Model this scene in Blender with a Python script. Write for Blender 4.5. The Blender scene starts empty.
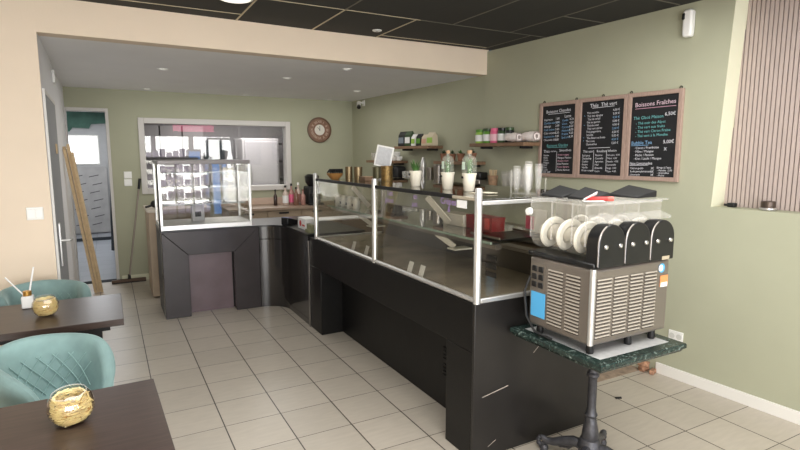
import bpy, bmesh, math, random
from mathutils import Vector, Matrix
random.seed(7)
PI = math.pi
SC = bpy.context.scene
COL = SC.collection

# ------------------------------------------------------------------ materials
def s2l(c):
    return tuple(((v/255.0)/12.92 if v/255.0 <= .04045 else ((v/255.0+.055)/1.055)**2.4) for v in c)
MATS = {}
def mat(name, rgb, rough=.5, metal=0., noise=0., nscale=8., bump=0., bscale=60., spec=.5, coat=0., emit=0., stretch=None, sheen=0.):
    if name in MATS: return MATS[name]
    m = bpy.data.materials.new(name); m.use_nodes = True
    nt = m.node_tree; b = nt.nodes['Principled BSDF']
    c = s2l(rgb)
    b.inputs['Base Color'].default_value = (*c, 1)
    b.inputs['Roughness'].default_value = rough
    b.inputs['Metallic'].default_value = metal
    b.inputs['Specular IOR Level'].default_value = spec
    b.inputs['Coat Weight'].default_value = coat
    if sheen:
        b.inputs['Sheen Weight'].default_value = sheen; b.inputs['Sheen Roughness'].default_value = .4
        b.inputs['Sheen Tint'].default_value = (.75, .95, .95, 1)
    if emit:
        b.inputs['Emission Color'].default_value = (*c, 1); b.inputs['Emission Strength'].default_value = emit
    if noise or bump:
        tc = nt.nodes.new('ShaderNodeTexCoord'); mp = nt.nodes.new('ShaderNodeMapping')
        nt.links.new(tc.outputs['Object'], mp.inputs['Vector'])
        if stretch: mp.inputs['Scale'].default_value = stretch
    if noise:
        n = nt.nodes.new('ShaderNodeTexNoise'); n.inputs['Scale'].default_value = nscale; n.inputs['Detail'].default_value = 5
        nt.links.new(mp.outputs['Vector'], n.inputs['Vector'])
        r = nt.nodes.new('ShaderNodeValToRGB')
        r.color_ramp.elements[0].position = .3; r.color_ramp.elements[1].position = .7
        r.color_ramp.elements[0].color = (*[max(0, v*(1-noise)) for v in c], 1)
        r.color_ramp.elements[1].color = (*[min(1, v*(1+noise)) for v in c], 1)
        nt.links.new(n.outputs['Fac'], r.inputs['Fac']); nt.links.new(r.outputs['Color'], b.inputs['Base Color'])
    if bump:
        n2 = nt.nodes.new('ShaderNodeTexNoise'); n2.inputs['Scale'].default_value = bscale
        nt.links.new(mp.outputs['Vector'], n2.inputs['Vector'])
        bp = nt.nodes.new('ShaderNodeBump'); bp.inputs['Strength'].default_value = bump; bp.inputs['Distance'].default_value = .01
        nt.links.new(n2.outputs['Fac'], bp.inputs['Height']); nt.links.new(bp.outputs['Normal'], b.inputs['Normal'])
    MATS[name] = m
    return m

def glass(name, tint=(235, 242, 238), refl=1.0, rough=.01, base=.04):
    """thin pane: lets light through, reflects by Fresnel"""
    if name in MATS: return MATS[name]
    m = bpy.data.materials.new(name); m.use_nodes = True
    nt = m.node_tree; nt.nodes.clear()
    out = nt.nodes.new('ShaderNodeOutputMaterial'); mix = nt.nodes.new('ShaderNodeMixShader')
    tr = nt.nodes.new('ShaderNodeBsdfTransparent'); gl = nt.nodes.new('ShaderNodeBsdfGlossy')
    tr.inputs['Color'].default_value = (*s2l(tint), 1); gl.inputs['Roughness'].default_value = rough
    gl.inputs['Color'].default_value = (1, 1, 1, 1)
    fr = nt.nodes.new('ShaderNodeLayerWeight'); fr.inputs['Blend'].default_value = .5
    pw = nt.nodes.new('ShaderNodeMath'); pw.operation = 'POWER'; pw.inputs[1].default_value = 4
    nt.links.new(fr.outputs['Facing'], pw.inputs[0])
    mu = nt.nodes.new('ShaderNodeMath'); mu.operation = 'MULTIPLY_ADD'
    mu.inputs[1].default_value = .75*refl; mu.inputs[2].default_value = base*refl; mu.use_clamp = True
    nt.links.new(pw.outputs[0], mu.inputs[0]); nt.links.new(mu.outputs[0], mix.inputs[0])
    nt.links.new(tr.outputs[0], mix.inputs[1]); nt.links.new(gl.outputs[0], mix.inputs[2])
    nt.links.new(mix.outputs[0], out.inputs['Surface'])
    MATS[name] = m
    return m

def frosted(name, rgb, alpha, rough=.2):
    """milky clear plastic"""
    if name in MATS: return MATS[name]
    m = mat(name, rgb, rough)
    nt = m.node_tree; b = nt.nodes['Principled BSDF']; out = nt.nodes['Material Output']
    mix = nt.nodes.new('ShaderNodeMixShader'); tr = nt.nodes.new('ShaderNodeBsdfTransparent')
    mix.inputs[0].default_value = alpha
    nt.links.new(tr.outputs[0], mix.inputs[1]); nt.links.new(b.outputs[0], mix.inputs[2])
    nt.links.new(mix.outputs[0], out.inputs['Surface'])
    return m

def node_mat(name):
    m = bpy.data.materials.new(name); m.use_nodes = True; MATS[name] = m
    return m, m.node_tree, m.node_tree.nodes['Principled BSDF']

def grid_lines(nt, sep_out, offset, period, width):
    """1 inside a grout line, 0 elsewhere, along one axis"""
    a = nt.nodes.new('ShaderNodeMath'); a.operation = 'SUBTRACT'; a.inputs[1].default_value = offset - width/2
    d = nt.nodes.new('ShaderNodeMath'); d.operation = 'DIVIDE'; d.inputs[1].default_value = period
    f = nt.nodes.new('ShaderNodeMath'); f.operation = 'FRACT'
    l = nt.nodes.new('ShaderNodeMath'); l.operation = 'LESS_THAN'; l.inputs[1].default_value = width/period
    nt.links.new(sep_out, a.inputs[0]); nt.links.new(a.outputs[0], d.inputs[0]); nt.links.new(d.outputs[0], f.inputs[0]); nt.links.new(f.outputs[0], l.inputs[0])
    fl = nt.nodes.new('ShaderNodeMath'); fl.operation = 'FLOOR'; nt.links.new(d.outputs[0], fl.inputs[0])
    return l.outputs[0], fl.outputs[0]

def tile_mat(name, rgb, grout, ox, px, oy, py, wx, wy, rough, var=.10, stretch=(1.5, 7, 1), bump=.15, streak=.06):
    m, nt, b = node_mat(name)
    g = nt.nodes.new('ShaderNodeNewGeometry'); sp = nt.nodes.new('ShaderNodeSeparateXYZ')
    nt.links.new(g.outputs['Position'], sp.inputs[0])
    lx, ix = grid_lines(nt, sp.outputs['X'], ox, px, wx)
    ly, iy = grid_lines(nt, sp.outputs['Y'], oy, py, wy)
    mx = nt.nodes.new('ShaderNodeMath'); mx.operation = 'MAXIMUM'; nt.links.new(lx, mx.inputs[0]); nt.links.new(ly, mx.inputs[1])
    cb = nt.nodes.new('ShaderNodeCombineXYZ'); nt.links.new(ix, cb.inputs[0]); nt.links.new(iy, cb.inputs[1])
    wn = nt.nodes.new('ShaderNodeTexWhiteNoise'); nt.links.new(cb.outputs[0], wn.inputs['Vector'])
    mp = nt.nodes.new('ShaderNodeMapping'); mp.inputs['Scale'].default_value = stretch; nt.links.new(g.outputs['Position'], mp.inputs['Vector'])
    n = nt.nodes.new('ShaderNodeTexNoise'); n.inputs['Scale'].default_value = 6; n.inputs['Detail'].default_value = 6; nt.links.new(mp.outputs[0], n.inputs['Vector'])
    ad = nt.nodes.new('ShaderNodeMath'); ad.operation = 'MULTIPLY_ADD'; ad.inputs[1].default_value = var; ad.inputs[2].default_value = 1-var/2
    nt.links.new(wn.outputs['Value'], ad.inputs[0])
    ns = nt.nodes.new('ShaderNodeMath'); ns.operation = 'MULTIPLY_ADD'; ns.inputs[1].default_value = streak*4; ns.inputs[2].default_value = 1-streak*2
    nt.links.new(n.outputs['Fac'], ns.inputs[0])
    pr = nt.nodes.new('ShaderNodeMath'); pr.operation = 'MULTIPLY'; nt.links.new(ad.outputs[0], pr.inputs[0]); nt.links.new(ns.outputs[0], pr.inputs[1])
    sc = nt.nodes.new('ShaderNodeVectorMath'); sc.operation = 'SCALE'; sc.inputs[0].default_value = s2l(rgb); nt.links.new(pr.outputs[0], sc.inputs['Scale'])
    mix = nt.nodes.new('ShaderNodeMix'); mix.data_type = 'RGBA'; mix.inputs['B'].default_value = (*s2l(grout), 1)
    nt.links.new(mx.outputs[0], mix.inputs['Factor']); nt.links.new(sc.outputs[0], mix.inputs['A'])
    nt.links.new(mix.outputs['Result'], b.inputs['Base Color'])
    b.inputs['Roughness'].default_value = rough
    iv = nt.nodes.new('ShaderNodeMath'); iv.operation = 'SUBTRACT'; iv.inputs[0].default_value = 1; nt.links.new(mx.outputs[0], iv.inputs[1])
    bp = nt.nodes.new('ShaderNodeBump'); bp.inputs['Strength'].default_value = bump; bp.inputs['Distance'].default_value = .003
    nt.links.new(iv.outputs[0], bp.inputs['Height']); nt.links.new(bp.outputs['Normal'], b.inputs['Normal'])
    return m

M_green = mat('sage_paint', (173, 174, 151), .75, noise=.03, nscale=3, bump=.05, bscale=120, spec=.3)
M_beige = mat('beige_paint', (229, 213, 192), .8, noise=.025, nscale=3, bump=.05, bscale=120, spec=.3)
M_greyw = mat('grey_paint', (240, 240, 241), .8, noise=.02, nscale=3, spec=.3)
M_cream = mat('cream_reveal', (222, 222, 196), .7, spec=.3)
M_white = mat('white_paint', (232, 230, 224), .5)
M_frw = mat('off_white_frame', (206, 203, 198), .5)
M_whitep = mat('white_plastic', (236, 236, 232), .35)
M_floor = tile_mat('floor_tiles', (186, 177, 163), (62, 54, 46), .486, .3135, 1.352, .3135, .0068, .0045, .34)
M_ceil = tile_mat('dark_ceiling_tiles', (50, 49, 44), (46, 45, 40), .865, .555, 3.37, .56, .011, .008, .9, var=.12, stretch=(20, 20, 20), bump=.05, streak=.1)
M_kfloor = tile_mat('kitchen_floor_tiles', (146, 150, 156), (84, 88, 94), .1, .33, 7.2, .33, .007, .007, .3)
M_black = mat('black_laminate', (15, 14, 13), .38, noise=.15, nscale=5, bump=.05, bscale=14, spec=.28)
M_blackbk = mat('dark_brown_laminate', (52, 47, 48), .24, noise=.10, nscale=7, spec=.5)
M_plum = mat('plum_laminate', (106, 90, 94), .22, noise=.15, nscale=4, spec=.6)
M_alu = mat('brushed_aluminium', (214, 214, 212), .32, .75)
M_steel = mat('steel', (158, 152, 145), .3, .9, noise=.1, nscale=4)
M_dsteel = mat('dark_steel_tray', (176, 164, 148), .25, .35, noise=.25, nscale=6)
M_chrome = mat('chrome', (225, 225, 225), .12, 1.)
M_bplast = mat('black_plastic', (24, 24, 25), .28, noise=.25, nscale=10)
M_bmatte = mat('black_matte', (18, 18, 19), .6)
M_iron = mat('cast_iron', (74, 74, 78), .42, .55, noise=.25, nscale=30, bump=.25, bscale=70)
M_glass = glass('clear_glass', (246, 245, 241), base=.035)
M_pane = glass('window_glass', (240, 240, 240), refl=1.0, base=.042)
M_shelfg = glass('shelf_glass', (232, 236, 232), refl=1.2, base=.12)
M_topg = glass('top_glass', (196, 190, 178), refl=1.0, base=.10)
M_curve = mat('black_gloss', (32, 29, 28), .2, spec=.8, coat=.5)
M_gedge = mat('green_glass_edge', (140, 160, 148), .15)
M_tableW = mat('wenge_wood', (60, 47, 42), .32, noise=.3, nscale=5, stretch=(2, 26, 26), spec=.5)
M_velvet = mat('teal_velvet', (124, 151, 149), .85, noise=.24, nscale=7, sheen=.6)
M_velvet2 = mat('pale_teal_seam', (142, 172, 169), .85, sheen=.5)
M_shelfw = mat('brown_oak_shelf', (126, 98, 74), .55, noise=.18, nscale=4, stretch=(12, 2, 12))
M_pine = mat('pine_wood', (216, 190, 150), .6, noise=.10, nscale=6, stretch=(10, 10, 1.2))
M_frame = mat('mauve_oak_frame', (168, 144, 131), .6, noise=.14, nscale=8, stretch=(14, 14, 3))
M_board = mat('chalkboard', (20, 21, 24), .7, noise=.2, nscale=12)
M_chalkw = mat('white_chalk', (226, 226, 232), .9)
M_chalkb = mat('blue_chalk', (132, 176, 214), .9)
M_chalkt = mat('teal_chalk', (112, 180, 180), .9)
M_chalkp = mat('pink_chalk', (218, 168, 186), .9)
M_slat = mat('mauve_slat', (178, 163, 156), .6, noise=.06, nscale=10, stretch=(6, 6, 1))
M_slatbk = mat('slat_backing', (70, 58, 54), .9)
M_cork = mat('cork', (158, 128, 100), .85, noise=.2, nscale=60)
M_terra = mat('terracotta', (142, 100, 76), .8, noise=.1, nscale=20)
M_leaf = mat('leaf_green', (70, 108, 52), .6, noise=.3, nscale=20)
M_leafd = mat('dark_leaf_green', (44, 66, 42), .6, noise=.3, nscale=20)
M_bronze = mat('bronze_tin', (128, 112, 84), .35, .7, noise=.12, nscale=10)
M_brass = mat('old_brass_tin', (132, 108, 66), .4, .7, noise=.45, nscale=45)
M_gold = mat('gold', (206, 160, 86), .3, .8)
M_straw = mat('golden_straw', (248, 226, 176), .4, .1, noise=.2, nscale=40)
M_greige = mat('greige_top', (168, 158, 140), .16, noise=.06, nscale=5, coat=.3)
M_clearp = frosted('clear_plastic', (222, 220, 214), .17, .12)
M_tank = frosted('tank_plastic', (206, 202, 193), .17, .05)
M_cups = frosted('thin_cup_plastic', (228, 226, 222), .085, .1)
M_milk = mat('ivory_plastic', (232, 228, 214), .4)
M_blue = mat('blue_sticker', (86, 172, 224), .5)
M_orange = mat('orange_sticker', (226, 146, 90), .5)
M_red = mat('red_print', (196, 52, 48), .5)
M_dred = mat('dark_red_card', (140, 34, 42), .45)
M_pink = mat('pink_plastic', (226, 106, 142), .4)
M_paper = mat('white_paper', (232, 232, 230), .8)
M_purple = mat('purple_sticker', (168, 140, 196), .6)
M_tan = mat('tan_laminate', (178, 158, 134), .5, noise=.08, nscale=5)
M_gdoor = mat('grey_door', (158, 160, 164), .55)

m, nt, b = node_mat('green_marble')
tc = nt.nodes.new('ShaderNodeTexCoord'); n1 = nt.nodes.new('ShaderNodeTexNoise'); n1.inputs['Scale'].default_value = 26; n1.inputs['Detail'].default_value = 8; n1.inputs['Distortion'].default_value = 2.2
rp = nt.nodes.new('ShaderNodeValToRGB'); rp.color_ramp.elements[0].position = .42; rp.color_ramp.elements[1].position = .72
rp.color_ramp.elements[0].color = (*s2l((30, 42, 39)), 1); rp.color_ramp.elements[1].color = (*s2l((132, 144, 138)), 1)
e = rp.color_ramp.elements.new(.58); e.color = (*s2l((46, 62, 57)), 1)
nt.links.new(tc.outputs['Object'], n1.inputs['Vector']); nt.links.new(n1.outputs['Fac'], rp.inputs['Fac']); nt.links.new(rp.outputs['Color'], b.inputs['Base Color']); b.inputs['Roughness'].default_value = .25
M_marble = m
M_greystone = mat('pale_grey_stone', (186, 186, 185), .45, noise=.08, nscale=40)

# ------------------------------------------------------------------ mesh builder
class MB:
    def __init__(s): s.bm = bmesh.new()
    def box(s, x0, x1, y0, y1, z0, z1, M=None):
        vs = [s.bm.verts.new(v) for v in ((x0,y0,z0),(x1,y0,z0),(x1,y1,z0),(x0,y1,z0),(x0,y0,z1),(x1,y0,z1),(x1,y1,z1),(x0,y1,z1))]
        if M is not None:
            for v in vs: v.co = M @ v.co
        for f in ((3,2,1,0),(4,5,6,7),(0,1,5,4),(1,2,6,5),(2,3,7,6),(3,0,4,7)): s.bm.faces.new([vs[i] for i in f])
        return s
    def bar(s, p, q, w, h, up=(0,0,1)):
        p, q = Vector(p), Vector(q); d = (q-p); L = d.length; d.normalize()
        a = d.cross(Vector(up))
        if a.length < 1e-4: a = d.cross(Vector((1,0,0)))
        a.normalize(); c = a.cross(d)
        M = Matrix((( *a.to_tuple(),0),( *d.to_tuple(),0),( *c.to_tuple(),0),(0,0,0,1))).transposed(); M.translation = p
        M = Matrix.Translation(p) @ Matrix(((a.x,d.x,c.x,0),(a.y,d.y,c.y,0),(a.z,d.z,c.z,0),(0,0,0,1)))
        return s.box(-w/2, w/2, 0, L, -h/2, h/2, M)
    def poly(s, pts):
        s.bm.faces.new([s.bm.verts.new(p) for p in pts]); return s
    def prism(s, pts, a0, a1, axis='z'):
        f = {'z': lambda u, v, w: (u, v, w), 'y': lambda u, v, w: (u, w, v), 'x': lambda u, v, w: (w, u, v)}[axis]
        A = [s.bm.verts.new(f(u, v, a0)) for u, v in pts]; B = [s.bm.verts.new(f(u, v, a1)) for u, v in pts]
        n = len(pts)
        s.bm.faces.new(A[::-1]); s.bm.faces.new(B)
        for i in range(n): s.bm.faces.new((A[i], A[(i+1) % n], B[(i+1) % n], B[i]))
        return s
    def lathe(s, prof, c=(0,0,0), n=20, axis='z', cap=True, M=None):
        rings = []
        for r, z in prof:
            ring = []
            for i in range(n):
                t = 2*PI*i/n; u, v = r*math.cos(t), r*math.sin(t)
                p = {'z': (u, v, z), 'y': (u, z, v), 'x': (z, u, v)}[axis]
                p = Vector(p)
                if M is not None: p = M @ p
                ring.append(s.bm.verts.new(p + Vector(c)))
            rings.append(ring)
        for a, b2 in zip(rings, rings[1:]):
            for i in range(n): s.bm.faces.new((a[i], a[(i+1) % n], b2[(i+1) % n], b2[i]))
        if cap:
            s.bm.faces.new(rings[0][::-1]); s.bm.faces.new(rings[-1])
        return s
    def tube(s, pts, r, n=8, cap=True):
        pts = [Vector(p) for p in pts]; rs = r if isinstance(r, (list, tuple)) else [r]*len(pts)
        rings = []; prev = None
        for i, p in enumerate(pts):
            d = (pts[min(i+1, len(pts)-1)] - pts[max(i-1, 0)]).normalized()
            a = d.cross(Vector((0,0,1))) if prev is None else prev - d*prev.dot(d)
            if a.length < 1e-3: a = d.cross(Vector((1,0,0)))
            a.normalize(); prev = a; c = a.cross(d)
            rings.append([s.bm.verts.new(p + (a*math.cos(2*PI*k/n) + c*math.sin(2*PI*k/n))*rs[i]) for k in range(n)])
        for A, B in zip(rings, rings[1:]):
            for i in range(n): s.bm.faces.new((A[i], A[(i+1) % n], B[(i+1) % n], B[i]))
        if cap: s.bm.faces.new(rings[0][::-1]); s.bm.faces.new(rings[-1])
        return s
    def torus(s, R, r, c=(0,0,0), axis='z', n=28, k=8):
        V = []
        for i in range(n):
            t = 2*PI*i/n; row = []
            for j in range(k):
                q = 2*PI*j/k; rr = R + r*math.cos(q); u, v, w = rr*math.cos(t), rr*math.sin(t), r*math.sin(q)
                p = {'z': (u, v, w), 'y': (u, w, v), 'x': (w, u, v)}[axis]
                row.append(s.bm.verts.new(Vector(p)+Vector(c)))
            V.append(row)
        for i in range(n):
            for j in range(k): s.bm.faces.new((V[i][j], V[(i+1)%n][j], V[(i+1)%n][(j+1)%k], V[i][(j+1)%k]))
        return s
    def grid(s, rows, close=False):
        V = [[s.bm.verts.new(p) for p in row] for row in rows]
        for A, B in zip(V, V[1:]):
            n = len(A)
            for i in range(n if close else n-1): s.bm.faces.new((A[i], A[(i+1)%n], B[(i+1)%n], B[i]))
        return s
    def ball(s, c, r, sx=1, sy=1, sz=1, n=12):
        M = Matrix.Translation(c) @ Matrix.Diagonal((r*sx, r*sy, r*sz, 1))
        bmesh.ops.create_uvsphere(s.bm, u_segments=n, v_segments=max(6, n//2), radius=1, matrix=M); return s
    def build(s, name, mt, parent=None, bevel=0, smooth=True, world=True, segs=2):
        """world=True: geometry was given in world coordinates; it is re-expressed around the parent's base"""
        off = Vector((0,0,0)); rot = None
        if parent is not None and world:
            Mi = world_matrix(parent).inverted()
            for v in s.bm.verts: v.co = Mi @ v.co
        elif parent is None:
            xs = [v.co.x for v in s.bm.verts]; ys = [v.co.y for v in s.bm.verts]; zs = [v.co.z for v in s.bm.verts]
            off = Vector(((min(xs)+max(xs))/2, (min(ys)+max(ys))/2, min(zs)))
            for v in s.bm.verts: v.co -= off
        bmesh.ops.recalc_face_normals(s.bm, faces=s.bm.faces)
        me = bpy.data.meshes.new(name); s.bm.to_mesh(me); s.bm.free()
        me.materials.append(mt)
        if smooth:
            for p in me.polygons: p.use_smooth = True
            me.set_sharp_from_angle(angle=.6)
        o = bpy.data.objects.new(name, me); COL.objects.link(o); o.location = off
        if parent is not None: o.parent = parent
        if bevel:
            md = o.modifiers.new('soft_edge', 'BEVEL'); md.width = bevel; md.segments = segs; md.limit_method = 'ANGLE'; md.angle_limit = .7
        return o

def world_matrix(o):
    M = o.matrix_basis.copy()
    return world_matrix(o.parent) @ M if o.parent else M

def thing(name, label, cat, loc=(0,0,0), rotz=0, group=None):
    o = bpy.data.objects.new(name, None); COL.objects.link(o); o.empty_display_size = .1
    o.location = loc; o.rotation_euler = (0, 0, rotz)
    o['label'] = label; o['category'] = cat
    if group: o['group'] = group
    return o
def tag(o, label, cat, group=None):
    o['label'] = label; o['category'] = cat
    if group: o['group'] = group
    return o
def struct(o):
    o['kind'] = 'structure'; return o
def dup(root, loc, rotz=None, label=None, group=None):
    r = root.copy(); COL.objects.link(r); r.location = loc
    if rotz is not None: r.rotation_euler = (0, 0, rotz)
    if label: r['label'] = label
    if group: r['group'] = group
    for ch in list(root.children):
        c = ch.copy(); COL.objects.link(c); c.parent = r
        for g in list(ch.children):
            d = g.copy(); COL.objects.link(d); d.parent = c
    return r
def simple(name, mb, mt, label, cat, group=None, **k):
    return tag(mb.build(name, mt, None, **k), label, cat, group)

def text_into(mb, s, size, fn, align='LEFT'):
    """append the flat mesh of a line of writing; fn maps text plane (u,v) to a point"""
    cu = bpy.data.curves.new('writing', 'FONT'); cu.body = s; cu.size = size; cu.align_x = align; cu.resolution_u = 2
    o = bpy.data.objects.new('writing', cu); COL.objects.link(o)
    dg = bpy.context.evaluated_depsgraph_get(); dg.update()
    me = bpy.data.meshes.new_from_object(o.evaluated_get(dg))
    vs = [mb.bm.verts.new(fn(v.co.x, v.co.y)) for v in me.vertices]
    for p in me.polygons:
        try: mb.bm.faces.new([vs[i] for i in p.vertices])
        except ValueError: pass
    bpy.data.objects.remove(o); bpy.data.meshes.remove(me); bpy.data.curves.remove(cu)

# ------------------------------------------------------------------ room shell
RX = lambda y: 3.256 - .0638*(y - 2.259)         # right wall of the shop
QX = lambda y: 3.14 - .0241*(y - 4.08)           # right wall of the alcove
BY = lambda x: 7.0 + .01*x                       # back wall
MY = lambda x: 3.964 + .038*x                    # bulkhead / beige wall face
LX = lambda y: -.255 - .0157*y                   # grey left wall of the alcove
RR, QR, BR, MR, LR = .0638, .0241, .01, .038, .0157
ZC, ZS = 2.43, 2.222
FY, WX0 = -2.6, -2.3                             # shop front, far left wall

struct(MB().poly([(-2.6, -2.8, 0), (4.0, -2.8, 0), (4.0, 7.05, 0), (-2.6, 7.05, 0)]).build('floor', M_floor, smooth=False))
ce = struct(MB().box(WX0-.1, 3.9, FY-.1, 4.02, ZC, ZC+.08).build('ceiling', M_ceil, smooth=False))
M_gl1 = mat('cream_ceiling_grid', (196, 184, 156), .6); M_gl2 = mat('dull_ceiling_grid', (104, 100, 88), .7)
for x, ya, yb, mg in ((.865, 2.2, 4.0, M_gl1), (1.43, 3.374, 4.02, M_gl1), (1.97, 3.374, 4.02, M_gl1), (2.27, 2.2, 3.366, M_gl2), (2.80, 1.0, 3.366, M_gl2), (3.02, 3.374, 4.0, M_gl2), (1.43, 1.0, 3.366, M_gl2), (.31, 1.0, 2.2, M_gl2)):
    MB().box(x-.006, x+.006, ya, yb, ZC-.003, ZC-.0005).build('grid_line', mg, ce, smooth=False)
for y, xa, xb, mg in ((3.37, .872, 2.0, M_gl1), (3.37, 2.001, 3.18, M_gl2), (3.935, 1.977, 3.014, M_gl1), (3.81, -.4, .858, M_gl1), (2.81, 2.807, 3.2, M_gl2), (2.25, 2.807, 3.23, M_gl2), (2.5, .872, 2.26, M_gl2)):
    MB().box(xa, xb, y-.005, y+.005, ZC-.003, ZC-.0005).build('grid_line', mg, ce, smooth=False)
struct(MB().prism([(-.6, MY(-.6)+.121), (3.6, MY(3.6)+.121), (3.6, 7.2), (-.6, 7.2)], ZS, ZS+.08).build('ceiling_alcove', M_greyw, smooth=False))
# beige wall left of the opening and the bulkhead over it
struct(MB().prism([(WX0, MY(WX0)), (-.317, MY(-.317)), (-.317, MY(-.317)+.012), (WX0, MY(WX0)+.25)], 0, ZC).build('wall_front_left', M_beige, smooth=False))
struct(MB().prism([(-.317, MY(-.317)), (RX(4.08)+.02, MY(3.14)), (RX(4.08)+.02, MY(3.14)+.12), (-.317, MY(-.317)+.12)], ZS-.002, ZC+.02).build('wall_bulkhead', M_beige, smooth=False))
# grey wall of the alcove
struct(MB().prism([(LX(3.97), 3.97), (LX(7.0), 7.0), (LX(7.0)-.12, 7.0), (LX(3.97)-.12, 3.97)], 0, ZS).build('wall_left', M_greyw, smooth=False))
# back wall with doorway and window opening (pieces of one wall)
mb = MB()
def bk(x0, x1, z0, z1): mb.prism([(x0, BY(x0)), (x1, BY(x1)), (x1, BY(x1)+.14), (x0, BY(x0)+.14)], z0, z1)
DX0, DX1, DZ = -.36, .03, 1.975
WX_0, WX_1, WZ0, WZ1 = .40, 2.11, 1.075, 1.865
bk(-.5, DX0, 0, ZS); bk(DX0, DX1, DZ, ZS); bk(DX1, WX_0, 0, ZS); bk(WX_0, WX_1, 0, WZ0); bk(WX_0, WX_1, WZ1, ZS); bk(WX_1, 3.3, 0, ZS)
struct(mb.build('wall_back', M_green, smooth=False))
# right wall: alcove part, then the shop part with its niche
struct(MB().prism([(QX(4.08), 4.08), (QX(7.2), 7.2), (QX(7.2)+.12, 7.2), (QX(4.08)+.12, 4.08)], 0, ZS).build('wall_right_alcove', M_green, smooth=False))
mb = MB()
def rwp(poly, d0=0., d1=.3, target=None):
    t = target or mb
    A = [t.bm.verts.new((RX(y)+d0, y, z)) for y, z in poly]; B = [t.bm.verts.new((RX(y)+d1, y, z)) for y, z in poly]
    n = len(poly); t.bm.faces.new(A); t.bm.faces.new(B[::-1])
    for i in range(n): t.bm.faces.new((A[i], A[(i+1) % n], B[(i+1) % n], B[i]))
NY, NZ, NT, ND = 1.978, 1.173, 1.925, .125
rwp([(4.10, 0), (4.10, ZC), (NT, ZC), (NY, NZ), (NY, 0)])
rwp([(NY, 0), (NY, NZ), (FY, NZ), (FY, 0)])
struct(mb.build('wall_right', M_green, smooth=False))
mb = MB()
rwp([(NY+.001, NZ-.002), (NT+.001, ZC), (NT-.002, ZC), (NY-.002, NZ-.002)], -.0015, ND+.02, mb)
struct(mb.build('trim_1', M_cream, smooth=False))
# shop front behind the camera and the far left wall
mb = MB()
mb.box(WX0-.1, 3.7, FY-.12, FY, 0, .12); mb.box(WX0-.1, 3.7, FY-.12, FY, 2.34, ZC)
for x in (WX0-.05, -.6, 1.2, 2.2, 3.55): mb.box(x-.06, x+.06, FY-.12, FY, .12, 2.34)
struct(mb.build('wall_shopfront', M_white, smooth=False))
struct(MB().box(WX0-.1, WX0, FY, 3.98, 0, ZC).build('wall_far_left', M_beige, smooth=False))
# baseboards
mb = MB(); rwp([(2.262, 0), (2.262, .074), (FY, .074), (FY, 0)], -.014, 0, mb)
struct(mb.build('baseboard_right', M_white, bevel=.003, smooth=False))
struct(MB().prism([(DX1+.05, BY(.08)-.012), (.60, BY(.6)-.012), (.60, BY(.6)), (DX1+.05, BY(.08))], 0, .07).build('baseboard_back', M_cream, smooth=False))

# slatted panel standing in the niche
mb = MB(); t = thing('slatted_panel', 'mauve vertical slat panel lining the niche of the green wall', 'panel', (RX(1.2)+ND, 1.2, NZ), RR)
y = NY - .004
while y > .2:
    for (a, c, d0) in ((y, y-.0185, ND),):
        pts = [(a, NZ+.001), (a, ZC-.001), (c, ZC-.001), (c, NZ+.001)]
        rwp(pts, d0, d0+.012, mb)
    y -= .0243
mb.build('slats', M_slat, t, smooth=False)
mb = MB(); rwp([(NY, NZ+.001), (NY, ZC-.001), (.2, ZC-.001), (.2, NZ+.001)], ND+.012, ND+.02, mb); mb.build('backing', M_slatbk, t, smooth=False)

# ---- doorway and window in the back wall
mb = MB()
for x0, x1, z0, z1 in ((DX0-.03, DX0+.004, 0, DZ+.03), (DX1-.008, DX1+.024, 0, DZ+.03), (DX0+.004, DX1-.008, DZ-.006, DZ+.03)):
    mb.box(x0, x1, BY(0)-.018, BY(0)+.15, z0, z1)
d1 = struct(mb.build('door_1', M_frw, bevel=.004, smooth=False))
mb = MB()
for x0, x1, z0, z1 in ((WX_0-.05, WX_0+.014, WZ0-.05, WZ1+.05), (WX_1-.014, WX_1+.05, WZ0-.05, WZ1+.05), (WX_0+.014, WX_1-.014, WZ1-.014, WZ1+.05), (WX_0+.014, WX_1-.014, WZ0-.05, WZ0+.014)):
    mb.box(x0, x1, BY(1.2)-.03, BY(1.2)+.12, z0, z1)
w1 = struct(mb.build('window_1', M_frw, bevel=.005, smooth=False))
MB().box(WX_0, WX_1, BY(1.2)+.03, BY(1.2)+.036, WZ0, WZ1).build('window_pane', M_pane, w1, smooth=False)

# ---- grey door in the left wall
t = thing('door_2', '', '', (LX(4.6), 4.6, 0), LR); t['kind'] = 'structure'; del t['label']; del t['category']
def lw(mb, y0, y1, z0, z1, d0, d1): mb.prism([(LX(y0)+d0, y0), (LX(y0)+d1, y0), (LX(y1)+d1, y1), (LX(y1)+d0, y1)], z0, z1)
mb = MB(); lw(mb, 4.03, 4.065, 0, 1.90, 0, .012); lw(mb, 4.07, 5.0, 1.875, 1.90, 0, .012); lw(mb, 5.0, 5.04, 0, 1.90, 0, .012); mb.build('door_frame', M_white, t, smooth=False)
mb = MB(); lw(mb, 4.075, 4.995, .01, 1.87, .0, .012); mb.build('door_leaf', M_gdoor, t, smooth=False)
mb = MB(); lw(mb, 4.18, 4.23, .75, 1.04, .014, .026); mb.build('lock_plate', M_alu, t, bevel=.002)
mb = MB(); x = LX(4.2)+.02; mb.tube([(x, 4.205, .92), (x+.055, 4.205, .92), (x+.06, 4.23, .92), (x+.055, 4.33, .915)], .009); mb.build('door_handle', M_alu, t)
mb = MB(); lw(mb, 4.62, 4.76, 1.5, 1.57, .014, .02); mb.build('door_sign', M_pine, t)

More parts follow.
